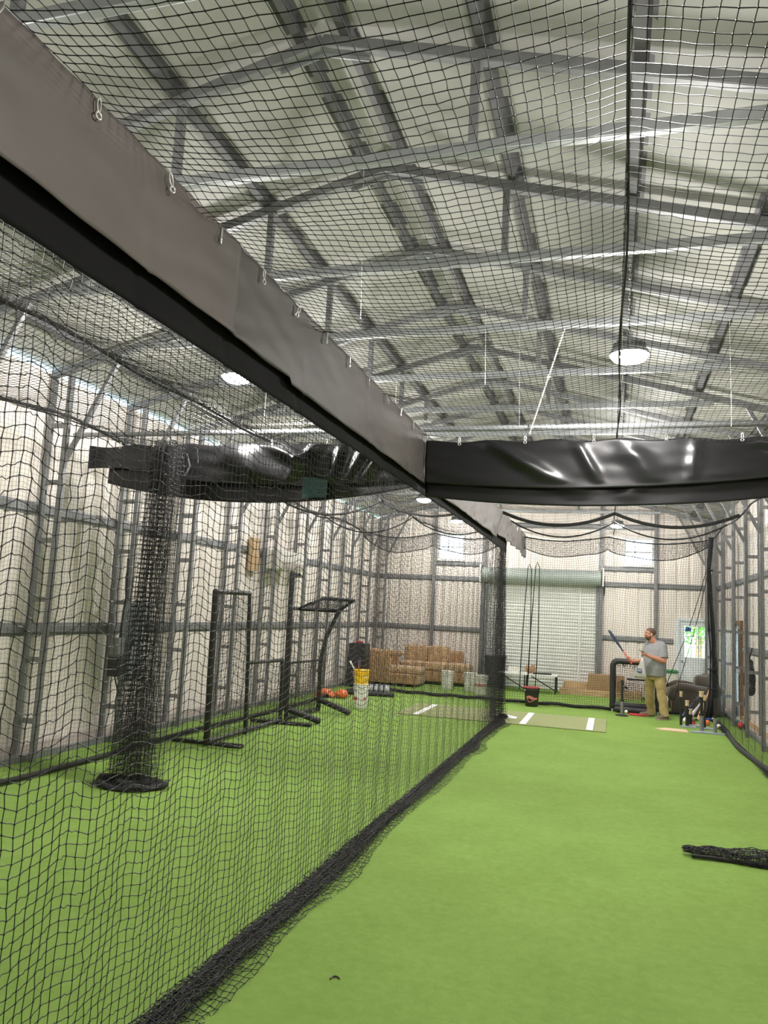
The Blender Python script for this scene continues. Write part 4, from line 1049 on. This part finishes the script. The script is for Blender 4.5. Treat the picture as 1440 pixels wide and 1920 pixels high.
bat('baseball_bat', 'maple wood bat leaning on the side of the brown recliner', (1.93, 17.10, .60), (1.66, 16.55, .045), M['maple'], M['maple'], .034)
bat('baseball_bat', 'silver and navy bat leaning beside the maple one', (1.88, 17.12, .50), (1.50, 16.52, .045), M['silver'], M['navy'], .034)
bat('baseball_bat', 'black bat leaning leftmost against the brown recliner', (1.74, 17.14, .46), (1.36, 16.58, .045), M['navy'], M['black'], .032)
bat('baseball_bat', 'bright blue bat lying on the turf behind the tees', (1.56, 16.5, .04), (1.90, 16.78, .04), M['bright_blue'], M['black'], .034)
rt = MB().box(-.17, .17, -.1, .1, 0, .03, .01).build('red_tray', M['red']); rt.location = (.55, 17.0-.22, 0); tag(rt, 'flat red tray on the turf under the padded frame', 'tray')
# dark cloth heap by the bats
mb = MB()
for k in range(3): mb.ball((.06*k-.08, .02*math.sin(k*3), .035), (.06, .07, .045), 10)
o = mb.build('brown_mitt', M['brown']); o.location = (1.50, 16.40, 0); remesh(o, .016, 3); tag(o, 'brown leather mitt on the turf at the tips of the leaning bats', 'mitt')

# ------------------------------------------------------------------ brown recliner loveseat
rc = thing('recliner', 'dark brown recliner loveseat behind the batting tees, arm nearest', 'recliner', (1.70, 18.15, 0))
puff(MB(), -.42, .50, -.40, .42, .05, .34, .05).build('base', M['brown'], rc)
def arm(y0, y1):
    mb = MB(); rings = []
    top = [(-.44, .40), (-.40, .53), (-.30, .585), (-.12, .58), (.06, .55), (.26, .53), (.42, .545), (.52, .56)]
    prof = [(-.46, .03)]+[(x, z) for x, z in top]+[(.54, .03)]
    for y in (y0, y0+.01, y1-.01, y1): 
        q = .985 if y in (y0, y1) else 1
        rings.append([(x*q, y, z*q+.004) for x, z in prof])
    mb.loft(rings); mb.tube([(x, (y0+y1)/2, z-.035) for x, z in top], (y1-y0)*.62, 14, rnd=True); return mb
for a0, a1 in ((-.52, -.36), (.36, .52)): remesh(arm(a0, a1).build('armrest', M['brown'], rc), .018, 10)
puff(MB(), -.52, .20, -.35, .35, .32, .50, .08).build('seat_cushion', M['brown'], rc)
mb = MB()
rings = []
for q, (x, z, a, bz) in enumerate(((.36, .36, .22, .12), (.30, .52, .30, .17), (.28, .66, .31, .19), (.31, .78, .26, .14), (.33, .85, .10, .05))):
    rings.append([(x+bz*math.cos(t)*1.25, -.0+.33*math.sin(t)*(1 if q < 3 else .8), z+.02*math.cos(2*t)) for t in np.linspace(0, 2*PI, 21)[:-1]])
mb.loft(rings); remesh(mb.build('backrest', M['brown'], rc, smooth=True), .02, 14)
puff(MB(), .02, .42, -.36, .10, .48, .82, .14).build('back_cushion', M['brown'], rc, smooth=True)
ot = thing('footrest', 'raised brown footrest of seat cushions left of the recliner', 'footrest', (.98, 18.62, 0))
puff(MB(), -.20, .22, -.28, .28, .55, .70, .07).build('footrest_pad', M['brown'], ot, smooth=True)
mb = MB().bar((0, -.2, 0), (.05, -.2, .57), .03).bar((0, .2, 0), (.05, .2, .57), .03).bar((0, -.2, .28), (.0, .2, .28), .02); mb.build('footrest_stand', M['dark_metal'], ot)

# ------------------------------------------------------------------ right wall bits
gb = thing('gear_bag', 'black gear bag with hanging straps on the right wall', 'bag', (2.36, 15.14, .55))
mb = MB().ball((0, 0, .42), (.10, .20, .28), 14).ball((0, .05, .68), (.08, .10, .10), 12).ball((0, -.12, .25), (.08, .12, .12), 12).build('bag_body', M['black_fabric'], gb, True); remesh(mb, .02, 4)
mb = MB()
for dy, l in ((-.1, .28), (0, .42), (.08, .3), (.14, .2)): mb.tube([(-.04, dy, .22), (-.06, dy+.02, .0), (-.05, dy-.02, -l)], .010, 6)
mb.tube([(0, .04, .74), (.05, .04, .95), (.0, .08, .76)], .012, 6); mb.build('strap', M['black_fabric'], gb, True)
MB().ball((-.06, .02, -.40), (.05, .06, .07), 10).build('buckle', M['black'], gb, True)
bt = thing('shaker_bottle', 'teal bottle with red cap lying at the foot of the right wall', 'bottle', (2.33, 15.9, .075))
MB().tube([(0, .35, .0), (0, .05, 0)], .05, 14, rnd=True).build('bottle_body', M['teal'], bt, True); MB().tube([(0, .05, 0), (0, -.06, 0)], [.058, .055], 14, rnd=True).build('cap', M['red'], bt, True)
# ropes that loop down the end net
for x, lab, z in ((-1.72, 'thin black rope looped down the end net near the black bucket', 3.0), (-1.55, 'thin black rope hanging down the end net behind the black bucket', 3.05)):
    o = MB().tube([(x-.14, 17.1, .3), (x-.1, 17.1, 1.6), (x-.03, 17.1, z-.1), (x, 17.1, z), (x+.05, 17.1, z-.12), (x+.06, 17.1, 1.4), (x+.02, 17.1, .25)], .010, 6).build('looped_rope', M['rope'], None, True); tag(o, lab, 'rope', 'ropes on the end net')
for (a, b), lab in ((((1.86, 17.1, 2.95), (1.02, 17.1, .35)), 'slanting black rope across the end net in front of the white door, left one'), (((1.90, 17.1, 2.95), (1.26, 17.1, .33)), 'slanting black rope across the end net in front of the white door, right one')):
    a, b = Vector(a), Vector(b)
    o = MB().tube([a+(b-a)*q+Vector((0, 0, -.25*math.sin(PI*q)*(1-q))) for q in np.linspace(0, 1, 12)], .007, 6).build('slanting_rope', M['rope'], None, True); tag(o, lab, 'rope', 'ropes on the end net')
mb = MB(); g = np.random.default_rng(77)
mb.tube([(1.95, 17.0, 3.66), (1.935, 17.02, 3.4), (1.91, 17.02, 3.0)], [.055, .045, .04], 10)
for k in range(46):
    a, rr = g.uniform(0, 2*PI), g.uniform(0, 1)**.5
    pts = []
    for z, cx, w in ((3.5, 1.94, .04), (3.0, 1.91, .035), (2.4, 1.93, .05), (1.8, 1.96, .06), (1.3, 1.98, .055), (.95, 2.0, .075), (.6, 2.0, .09), (.3, 1.97, .075), (.03, 1.93, .09)):
        pts.append((cx+w*rr*math.cos(a)+g.normal(0, .006), 17.0+w*rr*math.sin(a)+g.normal(0, .006), z))
    mb.tube(pts, .0042, 4)
for z, r in ((2.98, .05), (1.0, .08), (.62, .09)): mb.tube([(1.92+.06*(z < 2)+r*math.cos(a), 17.0+r*math.sin(a), z) for a in np.linspace(0, 2*PI, 17)[:-1]], .016, 8, closed=True)
o = mb.build('corner_net', M['rope'], None, True); tag(o, 'bunched black net tied up in the far right corner of the right lane', 'net')

# ------------------------------------------------------------------ the man with the bat
man = thing('person', 'bearded man in grey t-shirt and khaki trousers holding a bat and a phone', 'person', (0, 0, 0))
LAT = Vector((.72, -.69, 0)); FWD = Vector((-.69, -.72, 0)); UP = Vector((0, 0, 1))
base = Vector((.865, 16.62, 0))
def tp(l, f, z): return base+LAT*l+FWD*f+UP*z
def ring(l, f, z, a, b, seg=24, p=2.3):
    out = []
    for k in range(seg):
        t = 2*PI*k/seg; c, s = math.cos(t), math.sin(t)
        out.append(tp(l, f, z)+LAT*a*math.copysign(abs(c)**(2/p), c)+FWD*b*math.copysign(abs(s)**(2/p), s))
    return out
HD = Vector((-.97, -.24, 0)).normalized(); HS = Vector((0, 0, 1)).cross(HD)       # where the head looks; HS is the man's left
hc = Vector((.765, 16.60, 1.635))
def hp(f, s, z): return hc+HD*f+HS*s+UP*z
hrot = Matrix((HD, HS, UP)).transposed()
Lsh, Lel, Lwr = Vector((1.000, 16.515, 1.425)), Vector((1.02, 16.42, 1.12)), Vector((.715, 16.33, 1.215))
Rsh, Rel, Rwr = Vector((.735, 16.785, 1.425)), Vector((.665, 16.74, 1.10)), Vector((.455, 16.56, 1.075))
def finger(mb, a, pts, r):
    mb.tube([a]+pts, [r*1.1]+[r*(1-.12*i) for i in range(len(pts))], 9, rnd=True)
body = MB()
# torso, neck, head
body.loft([ring(0, .0, .86, .17, .12), ring(0, .01, 1.0, .185, .14), ring(0, .01, 1.18, .19, .135), ring(0, 0, 1.36, .18, .105), ring(0, -.01, 1.45, .13, .075), ring(0, -.01, 1.51, .068, .062)])
nb = tp(0, -.012, 1.45)
body.tube([nb, nb*.4+hp(-.02, 0, -.10)*.6, hp(-.012, 0, -.04)], [.072, .068, .064], 16, rnd=True)
body.ball(hp(-.008, 0, .035), (.098, .077, .088), 22, hrot)
body.ball(hp(.018, 0, -.035), (.076, .062, .082), 20, hrot)
body.ball(hp(.045, 0, -.085), (.040, .042, .032), 14, hrot)
body.tube([hp(.085, 0, .025), hp(.103, 0, -.005), hp(.112, 0, -.022)], [.010, .013, .0165], 10, rnd=True)
body.ball(hp(.086, 0, .040), (.018, .050, .010), 12, hrot)
body.ball(hp(.091, 0, -.056), (.012, .024, .007), 10, hrot); body.ball(hp(.089, 0, -.067), (.012, .021, .008), 10, hrot)
for s in (-1, 1):
    body.ball(hp(-.010, s*.078, -.005), (.020, .009, .031), 12, hrot); body.ball(hp(.07, s*.035, -.015), (.025, .022, .022), 10, hrot)
# arms
def limb(pts, rs): body.tube(pts, rs, 14, rnd=True)
limb([tp(.10, -.01, 1.40), Lsh, (Lsh+Lel)/2+Vector((.01, 0, 0)), Lel], [.055, .058, .056, .050])
limb([Lel, Lel*.65+Lwr*.35, Lwr], [.051, .052, .031])
limb([tp(-.10, -.01, 1.40), Rsh, (Rsh+Rel)/2, Rel], [.055, .058, .056, .050])
limb([Rel, Rel*.65+Rwr*.35, Rwr], [.050, .050, .031])
# left hand under the phone
dl = (Vector((.59, 16.32, 1.265))-Lwr).normalized(); pl_ = Lwr+dl*.055; nl = Vector((.25, .05, .95)).normalized(); sl = dl.cross(nl).normalized()
body.tube([Lwr, Lwr+dl*.03, pl_, Lwr+dl*.095], [.030, .034, .040, .034], 12, rnd=True)
for k, (o_, L, q) in enumerate(((-.030, .075, .0), (-.010, .085, 0), (.011, .080, 0), (.030, .062, 0))):
    a = Lwr+dl*.085+sl*o_*1.05; finger(body, a, [a+dl*L*.45-nl*.004, a+dl*L*.75+nl*.014, a+dl*L*.72+nl*.034], .0092)
a = Lwr+dl*.03-sl*.032; finger(body, a, [a-sl*.024+dl*.025+nl*.014, a-sl*.022+dl*.055+nl*.032], .0105)
# right hand around the bat grip
bk, bt_ = Vector((.405, 16.52, 1.045)), Vector((-.03, 16.62, 1.665)); bd = (bt_-bk).normalized()
hpos = bk+bd*.085; dr = (hpos-Rwr).normalized()
side = dr.cross(bd).normalized(); dr2 = bd.cross(side).normalized()*-1
if dr2.dot(dr) < 0: dr2 = -dr2
palm = Rwr+dr*.055-side*.0
body.tube([Rwr, Rwr+dr*.03, hpos-dr2*.030+side*.010], [.030, .036, .038], 12, rnd=True)
for k, o_ in enumerate((-.036, -.013, .010, .032)):
    c = hpos+bd*o_; rr = .026; pts = []
    for t in (0, .7, 1.5, 2.4, 3.3, 4.0): pts.append(c+(side*math.cos(t)+dr2*math.sin(t))*rr)
    finger(body, c+side*.03-dr2*.018, pts, .0095)
c = hpos+bd*.045; finger(body, hpos-dr2*.03-bd*.0, [c-dr2*.026-side*.008, c-dr2*.01-side*.026, c+dr2*.012-side*.026], .0105)
# legs under the trousers
hipL, kneeL, ankL = tp(.095, 0, .88), Vector((.985, 16.50, .47)), Vector((1.045, 16.44, .09))
hipR, kneeR, ankR = tp(-.095, 0, .88), Vector((.765, 16.72, .47)), Vector((.815, 16.86, .09))
limb([hipL, kneeL, ankL, ankL-UP*.03], [.095, .06, .045, .045]); limb([hipR, kneeR, ankR, ankR-UP*.03], [.095, .06, .045, .045])
bo = body.build('body', M['skin'], man, True); remesh(bo, .0052, 5, .4)
# eyes, hair, beard
for s in (-1, 1):
    e = MB().ball(hp(.0755, s*.031, .018), .0105, 12).build('eye', M['white'], man, True); MB().ball(hp(.0845, s*.031, .018), .0045, 10).build('iris', M['hair'], e, True)
mb = MB()
for k in range(2): mb.tube([hp(.095, (-1, 1)[k]*.016, .044), hp(.088, (-1, 1)[k]*.05, .041)], .0055, 8, rnd=True)
mb.build('eyebrows', M['hair'], man, True)
hm = MB().ball(hp(-.012, 0, .040), (.1005, .0805, .0885), 90, hrot)
thr = lambda f, T: float(np.interp(f, [a for a, b in T], [b for a, b in T]))
HT = ((-.12, -.075), (-.05, -.06), (-.035, -.045), (-.02, .0), (.005, .0), (.02, .03), (.05, .066), (.10, .078))
keep = [(Vector(v)-hc) for v in hm.v]; ok = [v.z > thr(v.dot(HD), HT)+.003*math.sin(v.dot(HS)*260+v.z*90) for v in keep]
hm.f = [f for f in hm.f if all(ok[i] for i in f)]
h = hm.build('hair', M['hair'], man, True); s_ = h.modifiers.new('thick', 'SOLIDIFY'); s_.thickness = .008
bm2 = MB().ball(hp(.026, 0, -.050), (.0795, .0665, .072), 80, hrot)
BT = ((-.05, -.2), (-.018, -.19), (-.016, .02), (.006, .012), (.022, -.030), (.055, -.042), (.075, -.040), (.12, -.034))
keep = [(Vector(v)-hc) for v in bm2.v]
mouth = lambda v: abs(v.z+.061) < .0065 and abs(v.dot(HS)) < .022 and v.dot(HD) > .07
ok = [v.z < thr(v.dot(HD), BT)+.002*math.sin(v.dot(HS)*300) and v.z > -.125 and not mouth(v) for v in keep]
bm2.f = [f for f in bm2.f if all(ok[i] for i in f)]
h = bm2.build('beard', M['beard'], man, True); s_ = h.modifiers.new('thick', 'SOLIDIFY'); s_.thickness = .005
MB().ball(hp(-.002, .087, -.005), .009, 10).tube([hp(-.0, .088, -.006), hp(.006, .088, -.026)], .004, 8, rnd=True).build('earbud', M['white'], man, True)
# t-shirt
sh = MB()
def wr(l, f, z, a, b, n=0): 
    rr = ring(l, f, z, a, b, 36); c = tp(l, f, z)
    return [c+(p-c)*(1+n*math.sin(7*2*PI*i/36+z*9)+n*.6*math.sin(4*2*PI*i/36+1+z*5)) for i, p in enumerate(rr)]
def vneck(rr, d):
    c = sum(rr, Vector())/len(rr)
    return [p-UP*d*max(0, (p-c).normalized().dot(FWD))**3 for p in rr]
sh.loft([wr(0, .01, .815, .232, .178, .022), wr(0, .015, .88, .236, .182, .016), wr(0, .025, .99, .240, .192, .010), wr(0, .028, 1.10, .236, .190, .008), wr(0, .018, 1.22, .228, .168, .005), wr(0, .005, 1.35, .222, .140), wr(0, -.008, 1.43, .188, .108), vneck(wr(0, -.012, 1.485, .120, .088), .03), vneck(wr(0, -.012, 1.520, .084, .074), .075)])
for shd, el in ((Lsh, Lel), (Rsh, Rel)):
    d = (el-shd)
    sh.tube([shd-d*.12+Vector((-(shd.x-base.x)*.35, -(shd.y-base.y)*.35, .0)), shd+d*.05, shd+d*.45, shd+d*.80], [.074, .080, .082, .087], 18)
so = sh.build('t_shirt', M['tshirt'], man, True); remesh(so, .010, 5, .5)
mb = MB().tube([c+(p-c)*1.0 for c in [tp(0, -.010, 1.452)] for p in vneck(ring(0, -.012, 1.518, .086, .076, 30, 2), .078)], .007, 8, closed=True); mb.build('neckline', M['tshirt'], man, True)
# trousers
tr = MB()
tr.loft([ring(0, 0, .99, .185, .150), ring(0, 0, .90, .205, .160), ring(0, 0, .80, .205, .150), ring(0, 0, .74, .19, .13)])
def leg(hip, knee, ank, seed):
    g = np.random.default_rng(seed); pts, rs = [], []
    for q in np.linspace(0, 1, 26):
        p = hip*(1-q*2)+knee*q*2 if q < .5 else knee*(2-q*2)+(ank-UP*.045)*(q*2-1)
        base_r = .120-.030*min(1, q/.5)-.008*max(0, (q-.5)/.5)
        n = .0018*math.sin(q*23+seed)+.0055*math.sin(q*70+seed*2+3*math.sin(q*31))*max(0, (q-.72)/.28)+.004*math.exp(-((q-.47)/.05)**2)*math.sin(q*90)
        off = Vector((.006*math.sin(q*19+seed), .006*math.cos(q*15), 0))
        pts.append(p+off); rs.append(base_r+n)
    tr.tube(pts, rs, 24)
leg(hipL+LAT*.008-UP*.04, kneeL, ankL, 1); leg(hipR-LAT*.008-UP*.04, kneeR, ankR, 4)
to = tr.build('trousers', M['khaki'], man, True); remesh(to, .009, 3, .5)
# shoes
def shoe(heel, toe):
    heel, toe = Vector(heel), Vector(toe); d = (toe-heel).normalized(); s = UP.cross(d); L = (toe-heel).length
    def sec(q, w, h, z0=.0, n=14):
        c = heel+d*L*q; return [c+s*w*math.cos(t)+UP*(z0+(h*max(0, math.sin(t)) if math.sin(t) > 0 else .012*math.sin(t))) for t in np.linspace(0, 2*PI, n+1)[:-1]]
    mb = MB().loft([sec(0, .018, .05, .03), sec(.04, .035, .085, .03), sec(.25, .040, .090, .03), sec(.42, .042, .075, .03), sec(.62, .048, .05, .03), sec(.82, .046, .040, .03), sec(.95, .032, .03, .028), sec(1, .012, .015, .026)])
    u = mb.build('shoe', M['shoe'], man, True)
    ms = MB(); out = [(0, .02), (.05, .036), (.25, .041), (.42, .042), (.62, .050), (.82, .047), (.95, .032), (1.0, .012)]
    poly = [heel+d*L*q+s*w for q, w in out]+[heel+d*L*q-s*w for q, w in out[::-1]]
    n = len(poly); ms.add([(p.x, p.y, .002) for p in poly]+[(p.x, p.y, .032) for p in poly], [tuple(range(n))[::-1], tuple(range(n, 2*n))]+[(i, (i+1) % n, n+(i+1) % n, n+i) for i in range(n)])
    ms.build('sole', M['sole'], u)
    ml = MB()
    for q in (.36, .44, .52): c = heel+d*L*q; ml.tube([c+s*.025+UP*(.125-.09*q), c+UP*(.138-.09*q), c-s*.025+UP*(.125-.09*q)], .004, 6)
    ml.build('laces', M['sole'], u)
shoe(ankR+Vector((.055, .035, -.09)), ankR+Vector((-.235, -.02, -.09)))
shoe(ankL+Vector((.055, .055, -.09)), ankL+Vector((-.17, -.19, -.09)))
# what he holds
bb_ = bat('baseball_bat', 'long navy bat with a red grip held up by the man', tuple(bk), tuple(bt_), M['navy'], M['grip'], .030)
ph = thing('phone', 'black phone held in the left hand of the man', 'phone', (0, 0, 0))
pc = Lwr+dl*.125+nl*.030
MB().obox(pc, dl, sl, nl, .072, .036, .0045).build('phone_case', M['black'], ph, bev=.002)
MB().obox(pc+nl*.0048, dl, sl, nl, .068, .033, .0006).build('phone_screen', mat('dark_screen', (.01, .012, .015), .08), ph)
# carrier bag over the right forearm
bg_ = thing('shopping_bag', 'thin white carrier bag with a blue printed badge hanging from the hand of the man', 'bag', (0, 0, 0))
bc = Vector((.585, 16.32, 0)); ba = Vector((.80, -.60, 0)).normalized(); bn_ = Vector((-.6, -.8, 0))
rings = []
for q, (z, w, d, off) in enumerate(((1.16, .020, .014, .03), (1.10, .036, .022, .026), (1.03, .060, .030, .016), (.95, .092, .040, .0), (.88, .112, .046, -.004), (.82, .128, .046, -.006), (.79, .130, .03, -.006), (.775, .126, .012, -.006))):
    rr = []
    for k in range(28):
        t = 2*PI*k/28; m_ = 1+.05*math.sin(5*t+q)+.03*math.sin(9*t+2*q)
        rr.append(bc+ba*(off+w*math.cos(t)*m_)+bn_*(d*math.sin(t)*m_)+UP*(z+.008*math.sin(3*t+q)))
    rings.append(rr)
MB().loft(rings).build('bag_body', M['bag'], bg_, True)
hk = Lwr+dl*.05-UP*.03
for q_ in (-1, 1): MB().tube([bc+ba*(.03+.018*q_)+UP*1.15, (bc+ba*(.03+.03*q_)+UP*1.18)*.5+(hk-UP*.02)*.5, hk+Vector((.0, -.012*q_, 0)), hk+Vector((0, -.02*q_, .035))], [.012, .008, .007, .007], 8).build('bag_handle', M['bag'], bg_, True)
lo = bc+ba*.0+bn_*.056+UP*.925
yaw = math.atan2(ba.y, ba.x)
badge = MB(); pts = [(-.062, -.034), (-.048, .034), (.052, .030), (.066, -.034), (.02, -.048)]
badge.add([lo+ba*x+UP*y+bn_*k for k in (0, .004) for x, y in pts], [(0, 1, 2, 3, 4)[::-1], (5, 6, 7, 8, 9)]+[(i, (i+1) % 5, 5+(i+1) % 5, 5+i) for i in range(5)])
badge.build('badge', M['blue'], bg_)
text('LIDS', .052, 'lettering', M['white'], bg_, tuple(lo+bn_*.006-UP*.004), (PI/2, 0, yaw), .001)
# ------------------------------------------------------------------ sky, camera, exposure
wd = bpy.data.worlds.new('sky'); scene.world = wd; wd.use_nodes = True
bg = wd.node_tree.nodes['Background']; bg.inputs['Color'].default_value = (.62, .80, 1, 1); bg.inputs['Strength'].default_value = 10

cam_d = bpy.data.cameras.new('camera'); cam = bpy.data.objects.new('camera', cam_d); COL.objects.link(cam)
cam_d.sensor_fit = 'VERTICAL'; cam_d.sensor_height = 36; cam_d.lens = 36*1450/1920; cam_d.clip_start = .05; cam_d.clip_end = 200
fwd_y = Vector((1145-720, 1165-960, 1450)).normalized()       # the hall's long axis seen by the camera (right, down, forward)
hor = Vector((1, .052, 0)); upv = fwd_y.cross(hor).normalized()
if upv.y > 0: upv = -upv
rgt = fwd_y.cross(upv).normalized()
R = Matrix((rgt, fwd_y, upv)).transposed()
cam.matrix_world = Matrix.Translation((0, 0, 1.85)) @ Matrix((R[0], -R[1], -R[2])).transposed().to_4x4()
scene.camera = cam
scene.view_settings.view_transform = 'Standard'; scene.view_settings.look = 'None'; scene.view_settings.gamma = 1; scene.view_settings.use_curve_mapping = False
scene.view_settings.exposure = .4
scene.cycles.max_bounces = 6; scene.cycles.diffuse_bounces = 4
